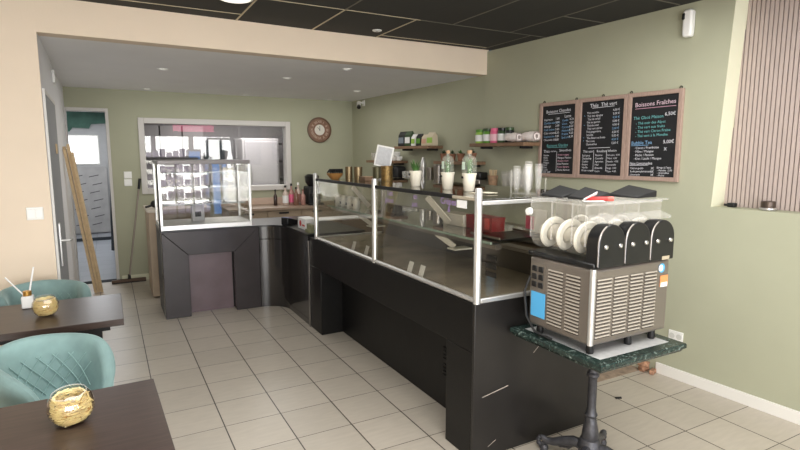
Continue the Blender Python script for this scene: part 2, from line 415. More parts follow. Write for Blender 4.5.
# ------------------------------------------------------------------ rooms behind the back wall
def shell(name, x0, x1, y0, y1, z1, mt, skip=()):
    mb = MB()
    if 'l' not in skip: mb.box(x0-.08, x0, y0, y1, 0, z1)
    if 'r' not in skip: mb.box(x1, x1+.08, y0, y1, 0, z1)
    mb.box(x0-.08, x1+.08, y1, y1+.08, 0, z1); mb.box(x0-.08, x1+.08, y0, y1+.08, z1, z1+.05)
    return struct(mb.build(name, mt, smooth=False))
M_plaster = mat('grey_plasterboard', (176, 176, 176), .9, noise=.06, nscale=5, spec=.2)
M_kitch = mat('dim_grey_paint', (160, 156, 156), .85)
struct(MB().box(-1.3, 3.5, 7.2, 12.6, -.06, .001).build('floor_back_rooms', M_kfloor, smooth=False))
shell('wall_back_passage', -.98, .24, 7.15, 11.6, 2.3, M_plaster)
shell('wall_back_kitchen', .36, 3.3, 7.15, 9.9, 2.3, M_kitch)
# window and boards in the passage
t = thing('window_2', '', '', (-.36, 11.6, 1.3)); t['kind'] = 'structure'; del t['label']; del t['category']
MB().box(-.60, -.10, 11.585, 11.6, 1.30, 1.84).build('window_frame', M_white, t, world=True)
M_day = mat('daylight_glass', (250, 252, 255), .3, emit=1.6)
MB().box(-.575, -.125, 11.575, 11.585, 1.325, 1.815).build('window_pane', M_day, t)
M_mr = mat('green_plasterboard', (72, 104, 92), .85, noise=.25, nscale=5)
simple('green_plasterboard', MB().prism([(-.9, 1.92), (-.9, 2.28), (.05, 2.28), (.05, 2.06), (-.2, 2.04), (-.24, 1.96), (-.5, 1.97), (-.55, 1.90)], 11.56, 11.574, axis='y'), M_mr, 'green water-resistant plasterboard strip above the small bright window', 'plasterboard')
t = thing('wallboard_panel', 'grey plasterboard sheet printed with slanted lines below bright window', 'plasterboard', (-.4, 11.55, .0))
MB().box(-.9, .0, 11.55, 11.57, .02, 1.26).build('sheet', mat('wallboard_grey', (168, 166, 164), .9, noise=.1, nscale=6), t)
for k in range(7):
    for j in range(3):
        x = -.82 + .26*j + .05*(k % 2); z = .16 + .15*k
        MB().poly([(x, 11.548, z), (x+.16, 11.548, z+.035), (x+.16, 11.548, z+.05), (x, 11.548, z+.015)]).build('printed_mark', mat('grey_print', (86, 84, 86), .9), t, smooth=False)
t = thing('leaning_frame', 'tall dark metal frame leaning on right side of the passage', 'frame', (.1, 9.3, 0))
M_dkf = mat('dark_steel_frame', (52, 58, 62), .5, .3)
MB().bar((.02, 9.2, .03), (.1, 9.25, 1.98), .05, .05).build('frame', M_dkf, t)
MB().box(.05, .2, 9.3, 9.32, .02, 1.95).build('board', mat('slate_board', (92, 98, 100), .6), t)
MB().bar((.035, 9.0, .4), (.16, 9.0, 1.4), .014, .014).build('hook_rod', M_bmatte, t)
simple('floor_batten', MB().box(-.95, .15, 10.6, 10.66, .001, .05), M_dkf, 'dark batten lying across the passage floor', 'batten')
# things seen dimly through the kitchen window
t = thing('steel_fridge', 'tall pale fridge seen dimly through the back window', 'fridge', (1.9, 9.2, 0))
MB().box(1.95, 2.55, 8.9, 9.6, .05, 1.75).build('body', mat('fridge_grey', (178, 174, 174), .4), t, bevel=.02)
MB().box(1.99, 2.51, 8.86, 8.9, .1, 1.7).build('door', mat('fridge_door', (186, 182, 184), .35), t, bevel=.01)
MB().box(2.03, 2.06, 8.82, 8.86, .9, 1.3).build('handle', M_alu, t)
t = thing('kitchen_rack', 'dark shelf rack seen through the right end of back window', 'rack', (2.9, 9.2, 0))
for z in (.6, 1.05, 1.35, 1.65): MB().box(2.62, 3.2, 8.9, 9.4, z, z+.03).build('shelf', mat('rack_grey', (92, 88, 88), .5), t)
for x in (2.64, 3.18): MB().box(x-.015, x+.015, 8.92, 8.95, .0, 1.9).build('post', M_dkf, t)
simple('kitchen_board', MB().box(1.5, 1.85, 9.86, 9.89, 1.38, 1.72), M_dkf, 'dark square board on kitchen wall behind the back window', 'board')
t = thing('kitchen_cupboard', 'long grey wall cupboard seen through left half of back window', 'cupboard', (.9, 9.7, 1.5))
for k in range(3): MB().box(.45+.34*k, .77+.34*k, 9.5, 9.85, 1.45, 1.95).build('door', mat('cupboard_grey', (146, 142, 142), .5), t, bevel=.006)

# ------------------------------------------------------------------ lights on the ceilings
def downlight(x, y):
    t = thing('recessed_spotlight', 'small round white recessed spotlight in the grey alcove ceiling', 'spotlight', (x, y, ZS), 0, 'recessed spots in the alcove ceiling')
    MB().lathe([(.045, -.001), (.045, -.006), (.034, -.008), (.030, -.002)], n=20, cap=False).build('ring', M_whitep, t, world=False)
    MB().lathe([(.031, -.003), (.0301, -.0035)], n=20).build('lens', mat('spot_lens', (244, 240, 232), .3, emit=.35), t, world=False)
    return t
d0 = downlight(.479, 5.131)
SPL = ['in the front row nearest the grey left wall', 'in the back row nearest the doorway', 'in the back row above the window', 'in the front row near the middle of the ceiling', 'in the back corner above the clock', 'nearest the beige bulkhead', 'in the back row towards the green right wall']
d0['label'] = 'small recessed ceiling spotlight ' + SPL[0]
for (x, y), l in zip([(.456, 6.78), (1.553, 6.85), (1.577, 5.161), (2.68, 6.9), (1.867, 4.375), (2.609, 5.827)], SPL[1:]):
    dup(d0, (x, y, ZS), label='small recessed ceiling spotlight ' + l)
t = thing('ceiling_lamp', 'large round white lamp disc set in the dark ceiling', 'ceiling lamp', (.735, 3.40, ZC))
MB().lathe([(.108, -.001), (.108, -.014), (.092, -.020)], n=32, cap=False).build('rim', M_whitep, t, world=False)
MB().lathe([(.093, -.016), (.088, -.020)], n=32).build('diffuser', mat('lamp_diffuser', (250, 246, 236), .4, emit=.9), t, world=False)
t = thing('flat_spotlight', 'small flat round white spotlight recessed in the dark ceiling tiles', 'detector', (1.869, 3.793, ZC))  # round recessed spotlight, modelled as a flat white disc
MB().lathe([(.036, -.001), (.036, -.006), (.026, -.010)], n=24).build('housing', M_whitep, t, world=False)
MB().lathe([(.012, -.010), (.010, -.013)], n=12).build('sensor', mat('spot_centre_grey', (180, 180, 178), .4), t, world=False)  # centre of the flat spotlight

# ------------------------------------------------------------------ things fixed to the walls
def plate(name, label, loc, rotz, w, h, n, cat='switch', pane=M_whitep):
    """local x right, y into the wall, z up"""
    t = thing(name, label, cat, loc, rotz)
    MB().box(-w/2, w/2, -.009, 0, -h/2, h/2).build('faceplate', M_whitep, t, world=False, bevel=.003)
    for k in range(n):
        cx = -w/2 + w*(k+.5)/n
        MB().box(cx-.42*w/n, cx+.42*w/n, -.014, -.009, -h*.36, h*.36).build('rocker', M_whitep, t, world=False, bevel=.002)
    return t
plate('light_switch', 'white double light switch on the beige wall left of the opening', (-.404, MY(-.404), 1.135), MR, .088, .078, 2)
plate('light_switch', 'white switch beside the doorway, upper of the pair', (.212, BY(.2), 1.253), BR, .082, .08, 1)
plate('light_switch', 'white switch beside the doorway, lower of the pair', (.210, BY(.2), 1.165), BR, .082, .08, 1)
t = thing('wall_socket', 'white double socket low on the green wall behind bistro table', 'socket', (RX(2.14), 2.14, .294), RR)
MB().box(-.008, 0, -.05, .05, -.035, .035).build('faceplate', M_whitep, t, world=False, bevel=.003)
for k in (-1, 1): MB().lathe([(.019, -.0095), (.019, -.0085)], (0, k*.024, 0), 16, 'x').build('outlet', mat('outlet_grey', (206, 206, 200), .5), t, world=False)
t = thing('thermostat', 'small white box high on the grey alcove wall above the door', 'thermostat', (LX(5.2), 5.2, 2.06), LR)
MB().box(0, .02, -.05, .05, 0, .10).build('housing', M_whitep, t, world=False, bevel=.006)
MB().box(.02, .023, -.03, .03, .03, .07).build('cover', mat('cover_grey', (206, 206, 204), .4), t, world=False)

# motion sensor on right wall
t = thing('motion_detector', 'tall white motion detector with black eye high on right wall', 'detector', (RX(2.185), 2.185, 2.22), RR)
MB().prism([(-.026, 0), (.026, 0), (.03, .03), (.03, .15), (.022, .165), (-.022, .165), (-.03, .15), (-.03, .03)], -.05, -.002, axis='x').build('housing', M_whitep, t, world=False, bevel=.012, segs=3)
MB().box(-.054, -.03, .012, .033, .105, .145).build('lens', M_bplast, t, world=False, bevel=.006)
# camera in the back corner
t = thing('security_camera', 'small white and black camera near the back corner under ceiling', 'camera', (QX(6.652), 6.652, 2.13), QR)
MB().box(-.012, 0, -.03, .03, .0, .075).build('bracket', M_whitep, t, world=False, bevel=.003)
MB().tube([(-.01, 0, .04), (-.05, 0, .045), (-.07, 0, .03)], .012).build('arm', M_whitep, t, world=False)
MB().tube([(-.06, .03, .04), (-.10, -.05, -.01)], .03, 14).build('body', M_whitep, t, world=False)
MB().tube([(-.098, -.046, -.008), (-.112, -.074, -.026)], .026, 14).build('lens', M_bplast, t, world=False)

# wall clock
t = thing('wall_clock', 'round brown wall clock with cream hub and pale hour marks', 'clock', (2.575, BY(2.575), 1.818), BR)
MB().lathe([(.168, -.004), (.172, -.012), (.168, -.028), (.155, -.03), (.152, -.022), (.152, -.004)], n=48, axis='y').build('rim', mat('clock_rim', (108, 82, 64), .5), t, world=False)
MB().lathe([(.153, -.015), (.152, -.020)], n=48, axis='y').build('dial', mat('clock_brown', (132, 100, 80), .6, noise=.15, nscale=15), t, world=False)
MB().lathe([(.072, -.021), (.070, -.027)], n=32, axis='y').build('centre', mat('clock_cream', (226, 222, 210), .6), t, world=False)
mb = MB(); nums = ['XII', 'I', 'II', 'III', 'IIII', 'V', 'VI', 'VII', 'VIII', 'IX', 'X', 'XI']
for k, s in enumerate(nums):
    a = 2*PI*k/12
    def fn(u, v, a=a):
        v = v - .018
        ca, sa = math.cos(a), math.sin(a); rr = .112 + v
        return (u*ca + rr*sa, -.0215, rr*ca - u*sa)
    text_into(mb, s, .048, fn, 'CENTER')
mb.build('numerals', mat('numeral_cream', (206, 184, 166), .7), t, world=False, smooth=False)
mb = MB(); mb.prism([(-.004, -.012), (.004, -.012), (.002, .058), (-.002, .058)], -.030, -.0285, axis='y')
mb.build('minute_hand', M_bmatte, t, world=False, smooth=False)
mb = MB(); mb.prism([(-.004, .008), (.003, -.006), (-.030, .036), (-.034, .032)], -.0320, -.0305, axis='y')
mb.build('hour_hand', M_bmatte, t, world=False, smooth=False)

# ------------------------------------------------------------------ chalkboard menus
def chalkboard(y0, y1, z0, z1, label, lines, hooks):
    yc = (y0+y1)/2; W = y0-y1; Hh = z1-z0; f = .028
    t = thing('chalkboard_menu', label, 'menu board', (RX(yc), yc, z0), RR, 'chalkboard menus on the right wall')
    mb = MB()
    for a, b2, c, d in ((-W/2, -W/2+f, 0, Hh), (W/2-f, W/2, 0, Hh), (-W/2+f, W/2-f, 0, f), (-W/2+f, W/2-f, Hh-f, Hh)): mb.box(-.026, -.001, a, b2, c, d)
    mb.build('frame', M_frame, t, world=False, bevel=.003, smooth=False)
    MB().box(-.014, -.002, -W/2+f-.002, W/2-f+.002, f-.002, Hh-f+.002).build('slate', M_board, t, world=False, smooth=False)
    for hx in hooks:
        MB().torus(.008, .003, (-.012, W/2-hx*W, Hh+.007), 'x', 12, 6).build('hook', M_bmatte, t, world=False)
    groups = {}
    for (mt, x, z, size, s, *al) in lines:
        mb = groups.setdefault((mt.name, x > .16, int(z/.125)), (MB(), mt))[0]
        if s.startswith('_'):            # a drawn line: _w
            L = float(s[1:]); mb.poly([(-.0155, W/2-x, Hh-z), (-.0155, W/2-x-L, Hh-z+.004), (-.0155, W/2-x-L, Hh-z+.007), (-.0155, W/2-x, Hh-z+.003)])
        elif s.startswith('|'):
            L = float(s[1:]); mb.poly([(-.0155, W/2-x, Hh-z), (-.0155, W/2-x-.003, Hh-z), (-.0155, W/2-x-.003, Hh-z-L), (-.0155, W/2-x, Hh-z-L)])
        else:
            text_into(mb, s, size, lambda u, v, x=x, z=z: (-.0155, W/2-x-u, Hh-z+v+u*.03), al[0] if al else 'LEFT')
    names = {'white_chalk': 'white_writing', 'blue_chalk': 'blue_writing', 'teal_chalk': 'teal_writing', 'pink_chalk': 'pink_writing', 'pale_pink_chalk': 'pink_writing'}
    for k, (mb, mt) in groups.items():
        o = mb.build(names[k[0]], mt, t, world=False, smooth=False)
        o['label'] = names[k[0]].split('_')[0] + ' chalk handwriting'
    return t
Wt, Bl, Te, Pk = M_chalkw, M_chalkb, M_chalkt, M_chalkp
L1 = [(Wt, .19, .082, .034, 'Boissons Chaudes', 'CENTER'), (Wt, .085, .095, .03, '_.22')]
for k, (a, p) in enumerate([('Expresso', '1,80'), ('Double expresso', '3,00'), ('Allongé', '2,00'), ('Café crème', '2,60'), ('Café noisette', '2,20'), ('Cappuccino', '3,80'), ('Chocolat chaud', '3,80')]):
    L1 += [(Bl if k % 2 else Wt, .048, .145+.027*k, .0235, a), (Wt, .165, .140+.0275*k, .0235, p)]
L1 += [(Wt, .255, .128, .032, 'Latte')]
for k, (a, p) in enumerate([('Vanille', '4,20'), ('Coco', '4,20'), ('Caramel', '4,20'), ('Noisette', '4,20'), ('Praliné', '4,20'), ('Spéculos', '4,20')]):
    L1 += [(Bl, .232, .157+.0265*k, .0235, a), (Wt, .305, .150+.0265*k, .0235, p)]
L1 += [(Te, .19, .352, .031, 'Boissons Glacées', 'CENTER'), (Te, .09, .362, .03, '_.20'), (Wt, .052, .402, .032, 'Thés'), (Wt, .125, .396, .02, 'maison'), (Wt, .188, .39, 0, '|.16')]
for k, a in enumerate(['Menthe', 'Pêche', 'Citron', 'Mangue', 'Litchi', 'Rose', 'Cassis', '3,80  4,80']): L1 += [(Wt, .052, .430+.0195*k, .019, a)]
L1 += [(Wt, .215, .392, .028, 'Smoothies')]
for k, a in enumerate(['Fruits rouges', 'Mangue Passion', 'Ananas coco', 'Kiwi Pomme', 'Fraise Banane', 'Pêche Abricot']): L1 += [(Pk if k % 2 == 0 else Wt, .200, .425+.024*k, .0215, a)]
L2 = [(Wt, .215, .068, .038, 'Thés  Thé vert', 'CENTER'), (Wt, .12, .078, .03, '_.19')]
for k, a in enumerate(['Thé menthe', 'Thé des alpages', 'Thé du soleil', 'Thé au jasmin', 'Thé de noël', 'Thé vert citron', 'Thé gingembre', 'Sencha', 'Thé fleurs et fruits', 'Thé rose', 'Genmaïcha']):
    L2 += [(Wt, .075+.004*(k % 3), .118+.0232*k, .0215, a)]
for k in range(10): L2 += [(Bl if k % 3 == 2 else Wt, .300, .108+.026*k, .0215, '5,00 €' if k % 2 else '4,50 €')]
for k in (1, 4, 8, 9): L2 += [(Bl, .05, .118+.0232*k, .022, '*')]
L2 += [(Wt, .10, .372, .03, '_.19'), (Wt, .055, .405, .026, 'Thé noir'), (Wt, .178, .402, .026, 'Rooibos'), (Wt, .272, .398, .024, 'Infusion'), (Wt, .150, .385, 0, '|.155'), (Wt, .262, .385, 0, '|.155')]
for k in range(6):
    L2 += [(Wt, .048, .433+.0225*k, .0205, ['Earl grey', 'Darjeeling', 'Ceylan', 'Assam', 'Vanille', 'Fruits rouges'][k]), (Wt, .165, .430+.0235*k, .0205, ['Pomme', 'Cannelle', 'Agrumes', 'Miel', 'Amande', 'Coco'][k]), (Wt, .268, .428+.0235*k, .018, ['Verveine  4,50', 'Tilleul  4,50', 'Menthe  4,50', 'Camomille', 'Sauge  4,50', 'Thym  4,50'][k])]
L3 = [(mat('pale_pink_chalk', (226, 200, 212), .9), .198, .092, .041, 'Boissons Fraîches', 'CENTER'), (Pk, .055, .110, .04, '_.29'), (Te, .045, .182, .030, 'Thé Glacé Maison'), (Wt, .272, .165, .032, '6,50€')]
for k, a in enumerate(['- Thé noir des Alpes', '- Thé vert aux fruits', '- Thé vert Citron Fraise', '- Thé vert à la Menthe']): L3 += [(Te, .065, .216+.0285*k, .026, a)]
L3 += [(Bl, .038, .352, .034, 'Bubble Tea'), (Wt, .272, .345, .032, '5,00€'), (Wt, .280, .392, .030, 'X'), (Bl, .038, .36, .03, '_.13')]
for k, a in enumerate(['· Citron / Framboise', '· Mûre / Mangue', '· Pêche / Passion', '· Kiwi / Litchi / Mangue']): L3 += [(Wt, .062, .382+.0245*k, .022, a)]
L3 += [(Wt, .034, .490, .027, 'Nos Limonades'), (Wt, .034, .495, .03, '_.14')]
for k in range(3): L3 += [(Wt, .040, .520+.022*k, .0195, ['Citron goûts', 'Soda pamplemousse', 'Limonade'][k]), (Wt, .195, .518+.022*k, .021, '3€')]
L3 += [(Wt, .238, .512, .0205, 'Sirop à l\'eau')]
for k, a in enumerate(['- Menthe  2,50', '- Grenadine', '- Fraise', '- Citron']): L3 += [(Wt, .242, .530+.0165*k, .0175, a)]
chalkboard(3.396, 3.006, 1.312, 1.908, 'framed chalkboard menu nearest the towel shelf, two lists with prices', L1, (.1, .93))
chalkboard(3.004, 2.584, 1.314, 1.911, 'framed chalkboard menu in the middle of three, long tea list', L2, (.5,))
chalkboard(2.582, 2.190, 1.317, 1.912, 'framed chalkboard menu with large pink title and fewest lines', L3, (.04, .94))

# ------------------------------------------------------------------ main display counter
CX, CX2, CY0, CY1, CZ = 1.486, 2.30, 1.985, 4.20, .795
def arc(cx, cy, r, a0, a1, n=12): return [(cx+r*math.cos(a0+(a1-a0)*i/n), cy+r*math.sin(a0+(a1-a0)*i/n)) for i in range(n+1)]
t = thing('display_counter', 'long black counter with glass-fronted pastry case running towards the back', 'display counter', ((CX+CX2)/2, (CY0+CY1)/2, 0))
RXD, PY0, PY1, RZ = CX+.19, 2.225, 4.085, .55      # recess depth and pillars
MB().box(RXD, CX2, CY0+.018, CY1+.15, 0, CZ-.002).build('carcass', M_black, t, bevel=.002)
MB().box(CX, RXD, PY1, CY1+.15, 0, RZ).build('pillar', M_black, t, bevel=.003)
MB().box(CX, RXD, CY0+.018, PY0, 0, RZ).build('pillar', M_black, t, bevel=.003)
MB().box(CX, RXD, CY0+.018, CY1+.15, RZ+.001, CZ-.002).build('front_panel', M_black, t, bevel=.003)
MB().box(CX, CX2, CY0, CY0+.0175, 0, CZ-.002).build('end_panel', mat('black_laminate_worn', (28, 26, 25), .32, noise=.22, nscale=4, bump=.05, bscale=14), t, bevel=.002)
mb = MB()
for z in (.30, .20):
    for k in range(4): mb.box(RXD-.006, RXD-.0005, 2.42, 2.54, z+.022*k, z+.022*k+.008)
mb.build('vent_grille', M_bmatte, t, smooth=False)
mb = MB(); mb.poly([(1.54, CY0-.0006, .318), (1.70, CY0-.0006, .345), (1.70, CY0-.0006, .349), (1.54, CY0-.0006, .321)]); mb.poly([(1.86, CY0-.0006, .49), (1.93, CY0-.0006, .55), (1.932, CY0-.0006, .547), (1.862, CY0-.0006, .487)]); mb.poly([(1.58, CY0-.0006, .05), (1.63, CY0-.0006, .075), (1.63, CY0-.0006, .078), (1.58, CY0-.0006, .053)])
mb.build('scratches', mat('pale_scratch', (176, 166, 156), .6), t, smooth=False)
# glazed case on top
GX = CX+.012; GB = 2.02   # glass plane and back of the glazed part
MB().box(CX+.02, GB+.12, CY0+.02, CY1-.01, CZ, CZ+.012).build('tray_floor', M_dsteel, t, smooth=False)
post = None
for y in (CY0+.005, 3.09, CY1):
    MB().lathe([(.0175, CZ), (.0175, 1.335), (.013, 1.342)], (GX, y, 0), 16).build('post', M_alu, t)
MB().tube([(GX, CY0+.02, CZ+.012), (GX, CY1-.02, CZ+.012)], .013, 10).build('bottom_rail', M_alu, t)
for a, b2 in ((CY0+.024, 3.072), (3.108, CY1-.018)):
    MB().box(GX-.003, GX+.003, a, b2, CZ+.026, 1.29).build('front_glass', M_glass, t, smooth=False)
for y in (CY0+.004, CY1):
    e = MB().box(GX+.02, GB+.12, y-.003, y+.003, CZ+.03, 1.265).build('end_glass', M_glass, t, smooth=False)
    MB().box(GX+.018, GB+.14, y-.009, y+.009, CZ, CZ+.022).build('end_rail', M_alu, t, bevel=.003)
    MB().box(GX+.018, GB+.14, y-.009, y+.009, 1.262, 1.282).build('end_rail', M_alu, t, bevel=.003)
MB().box(GX+.018, GB+.10, CY1-.012, CY1-.003, .955, .978).build('end_rail', M_alu, t, bevel=.003)
MB().box(GX+.012, GB+.24, CY0-.004, CY1+.02, 1.283, 1.291).build('top', M_topg, t, bevel=.002)
MB().box(GX-.006, GX+.010, 2.20, CY1-.02, 1.279, 1.300).build('edge_strip', M_bmatte, t, bevel=.002)
MB().box(GX-.006, GX+.010, CY0+.03, 2.199, 1.281, 1.296).build('edge_strip', M_greige, t, bevel=.002)
# inner glass shelf
MB().box(1.60, GB+.08, CY0+.03, CY1-.02, 1.068, 1.076).build('inner_shelf', M_shelfg, t, smooth=False)
MB().box(1.592, 1.60, CY0+.03, CY1-.02, 1.066, 1.078).build('shelf_edge', M_gedge, t, smooth=False)
MB().box(1.62, 1.66, CY0+.03, CY1-.02, 1.040, 1.062).build('shelf_rail', M_steel, t, smooth=False)
MB().box(2.10, 2.14, CY0+.03, CY1-.02, CZ+.013, .93).build('back_panel', mat('case_back', (84, 80, 76), .3), t, smooth=False)
MB().box(2.08, 2.16, CY0+.03, CY1-.02, .931, .952).build('back_rail', M_steel, t, bevel=.003)
for y in (2.62, 3.72):
    mb = MB(); mb.bar((1.66, y+.09, 1.245), (1.76, y, 1.095), .05, .006, (1, 0, 0)); mb.build('bracket', M_white, t, smooth=False)
    mb = MB(); mb.bar((1.66, y-.02, 1.04), (1.74, y-.09, .965), .04, .006, (1, 0, 0)); mb.box(1.70, 1.82, y-.15, y-.07, .955, .962); mb.build('bracket', M_white, t, smooth=False)
for y in (CY0+.04, CY1-.04):
    MB().box(2.085, 2.115, y-.015, y+.015, .952, 1.28).build('back_post', M_steel, t, smooth=False)
mb = MB(); mb.box(2.02, 2.04, CY0+.06, CY0+.075, .86, 1.02)
for k in range(3): mb.box(1.62+.0, 1.625, CY0+.02, CY0+.1, .90+.04*k, .925+.04*k)
mb.build('end_vent', M_bmatte, t, smooth=False)
# purple lettering stuck to the front glass
for w_, y_, z_, h_ in (('Les', 2.90, 1.250, .05), ('glaces', 2.93, 1.207, .045), ('en', 2.585, 1.250, .045), ('pot', 2.60, 1.207, .045), ('Crêpes', 2.305, 1.247, .048), ('&', 2.24, 1.21, .04)):
    mb = MB(); text_into(mb, w_, h_, lambda u, v: (GX-.0045, y_-u, z_+v))
    mb.build('lettering', M_purple, t, smooth=False)['label'] = 'purple swirly lettering on the front glass'
MB().box(GX-.007, GX-.0045, 2.075, 2.155, 1.240, 1.277).build('price_label', M_paper, t, smooth=False)
# price tags standing in the tray
p0 = thing('price_tag', 'white price tag in the pastry case, nearest end of the row', 'price tag', (1.535, 2.56, CZ+.012))
MB().bar((-.008, 0, 0), (.012, 0, .062), .05, .002, (1, 0, 0)).build('card', M_paper, p0, world=False, smooth=False)
MB().box(-.012, .02, -.025, .025, 0, .003).build('foot', M_clearp, p0, world=False, smooth=False)
for y, l in ((2.69, 'second in the row from the near end'), (3.30, 'third in the row from the near end'), (3.52, 'farthest end of the row')):
    dup(p0, (1.535, y, CZ+.012), label='white price tag in the pastry case, ' + l)
# cartons on the inner shelf
def carton(name, label, cat, x0, x1, y0, y1, z0, z1, m1, m2, grp=None):
    t = thing(name, label, cat, ((x0+x1)/2, (y0+y1)/2, z0), 0, grp)
    MB().box(x0, x1, y0, y1, z0, z1-.012).build('box', m1, t, bevel=.002, smooth=False)
    MB().box(x0-.002, x1+.002, y0-.002, y1+.002, z1-.0115, z1).build('lid', m2, t, bevel=.002, smooth=False)
    return t
carton('carton', 'white carton on the pastry case shelf beside red carton', 'box', 1.79, 1.88, 2.52, 2.73, 1.077, 1.148, M_paper, M_whitep)
c2 = carton('carton', 'dark red carton on the pastry case shelf', 'box', 1.80, 1.89, 2.27, 2.505, 1.077, 1.155, M_dred, M_dred)
MB().box(1.797, 1.7995, 2.29, 2.33, 1.09, 1.15).build('label_patch', M_red, c2, smooth=False)
c3 = carton('carton', 'narrow white carton with pink print at near end of case shelf', 'box', 1.97, 2.05, 2.12, 2.2, 1.077, 1.20, M_paper, M_paper)
MB().box(1.966, 1.9695, 2.13, 2.19, 1.10, 1.17).build('print', M_pink, c3, smooth=False)
t = thing('serving_tray', 'dark flat tray lying on the case shelf near slush machine', 'tray', (1.8, 2.14, 1.077))
MB().box(1.66, 1.93, 2.03, 2.25, 1.077, 1.083).build('plate', M_bplast, t, bevel=.002)
MB().box(1.65, 1.66, 2.02, 2.26, 1.083, 1.095).build('rim', M_steel, t, bevel=.002); MB().box(1.93, 1.94, 2.02, 2.26, 1.083, 1.095).build('rim', M_steel, t, bevel=.002)

# ------------------------------------------------------------------ curved corner counter and U-shaped front under the cake case
KZ = .80
t = thing('corner_counter', 'dark counter with U-shaped front and concave curved corner below cake case', 'counter', (.95, 5.5, 0))
Y0 = 5.16; DEP = 5.72
mitre = .03
MB().prism([(.39, 0), (.61, 0), (.61, .575), (.39, KZ-.004)], Y0, Y0+.14, axis='y').build('pillar', M_blackbk, t, bevel=.003, smooth=False)
MB().prism([(.392, KZ-.003), (.612, .577), (1.022, .577), (1.255, KZ-.003)], Y0, Y0+.14, axis='y').build('top_band', M_blackbk, t, bevel=.003, smooth=False)
MB().prism([(1.024, 0), (1.255, 0), (1.255, KZ-.005), (1.024, .576)], Y0, Y0+.14, axis='y').build('pillar', M_blackbk, t, bevel=.003, smooth=False)
MB().box(.62, 1.015, Y0+.12, Y0+.139, 0, .574).build('recess_panel', M_plum, t, smooth=False)
MB().box(.39, 1.255, Y0+.141, DEP, 0, KZ-.004).build('carcass', M_black, t, smooth=False)
# curved piece: solid outside a concave quarter arc
cc = arc(1.258, 4.935, .225, PI/2, 0, 16)
pts = cc + [(1.483, 4.37), (2.0, 4.37), (2.0, 4.95), (1.9, DEP), (1.258, DEP)]
MB().prism(pts, 0, .672).build('curved_panel', M_curve, t, smooth=True)
MB().prism(pts, .678, KZ-.004).build('curved_band', M_curve, t, smooth=True)
MB().prism([(.385, Y0-.004), (1.258, Y0-.004)] + arc(1.258, 4.935, .221, PI/2, 0, 16)[1:] + [(1.479, 4.368), (2.02, 4.368), (2.02, 4.97), (1.92, DEP+.02), (.385, DEP+.02)], KZ-.002, KZ+.012).build('countertop', M_bplast, t, smooth=False)
MB().box(1.474, 1.482, 4.345, 4.366, .0, .76).build('joint_strip', M_steel, t, smooth=False)

# cake display case
t = thing('cake_display_case', 'empty glass display case with silver corner posts on dark counter', 'display case', (.79, 5.4, KZ+.012))
A0, A1, B0, B1, Z0, Z1 = .40, 1.185, Y0+.012, Y0+.50, KZ+.012, 1.44
MB().box(A0-.01, A1+.01, B0-.01, B1+.01, Z0, Z0+.045).build('base_rail', M_alu, t, bevel=.004)
MB().box(A0-.01, A1+.01, B0-.01, B1+.01, Z1-.035, Z1).build('top_cap', mat('grey_cap', (104, 100, 98), .35, .4), t, bevel=.004)
for x in (A0, A1):
    for y in (B0, B1):
        MB().box(x-.012, x+.012, y-.012, y+.012, Z0+.0455, Z1-.0355).build('post', M_alu, t, bevel=.003)
MB().box(A0-.022, A0-.013, B0-.012, B0+.0, Z0, Z1-.04).build('seal', M_bmatte, t, smooth=False)
MB().box(A0+.013, A1-.013, B0-.003, B0+.003, Z0+.046, Z1-.036).build('front_glass', M_pane, t, smooth=False)
MB().box(A0+.013, A1-.013, B1-.003, B1+.003, Z0+.046, Z1-.036).build('rear_glass', M_glass, t, smooth=False)
for x in (A0, A1): MB().box(x-.003, x+.003, B0+.013, B1-.013, Z0+.046, Z1-.036).build('side_glass', M_glass, t, smooth=False)
for z in (1.03, 1.18, 1.32):
    s = MB().box(A0+.03, A1-.03, B0+.08, B1-.02, z, z+.006).build('shelf', M_shelfg, t, smooth=False)
    MB().box(A0+.03, A1-.03, B0+.074, B0+.08, z-.001, z+.007).build('shelf_edge', mat('pale_edge', (206, 216, 212), .2), s, smooth=False)
MB().box(A0+.05, A0+.13, B0-.0115, B0-.004, Z1-.055, Z1-.037).build('maker_plate', M_paper, t, smooth=False)
for x in (A0-.018, A1+.018):
    for z in (1.13, 1.33): MB().lathe([(.008, -.006), (.008, .006)], (x, B0+.02, z), 10, 'x').build('hinge_knob', M_alu, t)
t = thing('snack_box', 'small white box with dark square window inside the cake case', 'box', (.74, 5.45, Z0+.046))
MB().box(.69, .80, 5.40, 5.5, Z0+.046, Z0+.20).build('box', M_paper, t, bevel=.002, smooth=False)
MB().box(.715, .77, 5.398, 5.3995, Z0+.09, Z0+.14).build('window', M_bplast, t, smooth=False)

# tan cupboard end behind the cake case
t = thing('side_cupboard', 'tan cupboard standing behind the cake case by the mop', 'cupboard', (.6, 6.2, 0))
MB().box(.345, .95, 6.0, 6.55, .02, .90).build('carcass', M_tan, t, bevel=.004)
MB().box(.33, .96, 5.985, 6.56, .9, .93).build('top', mat('pale_top', (206, 196, 180), .4), t, bevel=.004)
t = thing('black_funnel', 'small black knob-ended scoop lying on the tan cupboard', 'scoop', (.40, 6.2, .93))
MB().ball((.42, 6.15, .975), .042, 1, 1, .95).tube([(.42, 6.15, .97), (.36, 6.12, .955), (.33, 6.1, .95)], .012).build('head', M_bmatte, t)

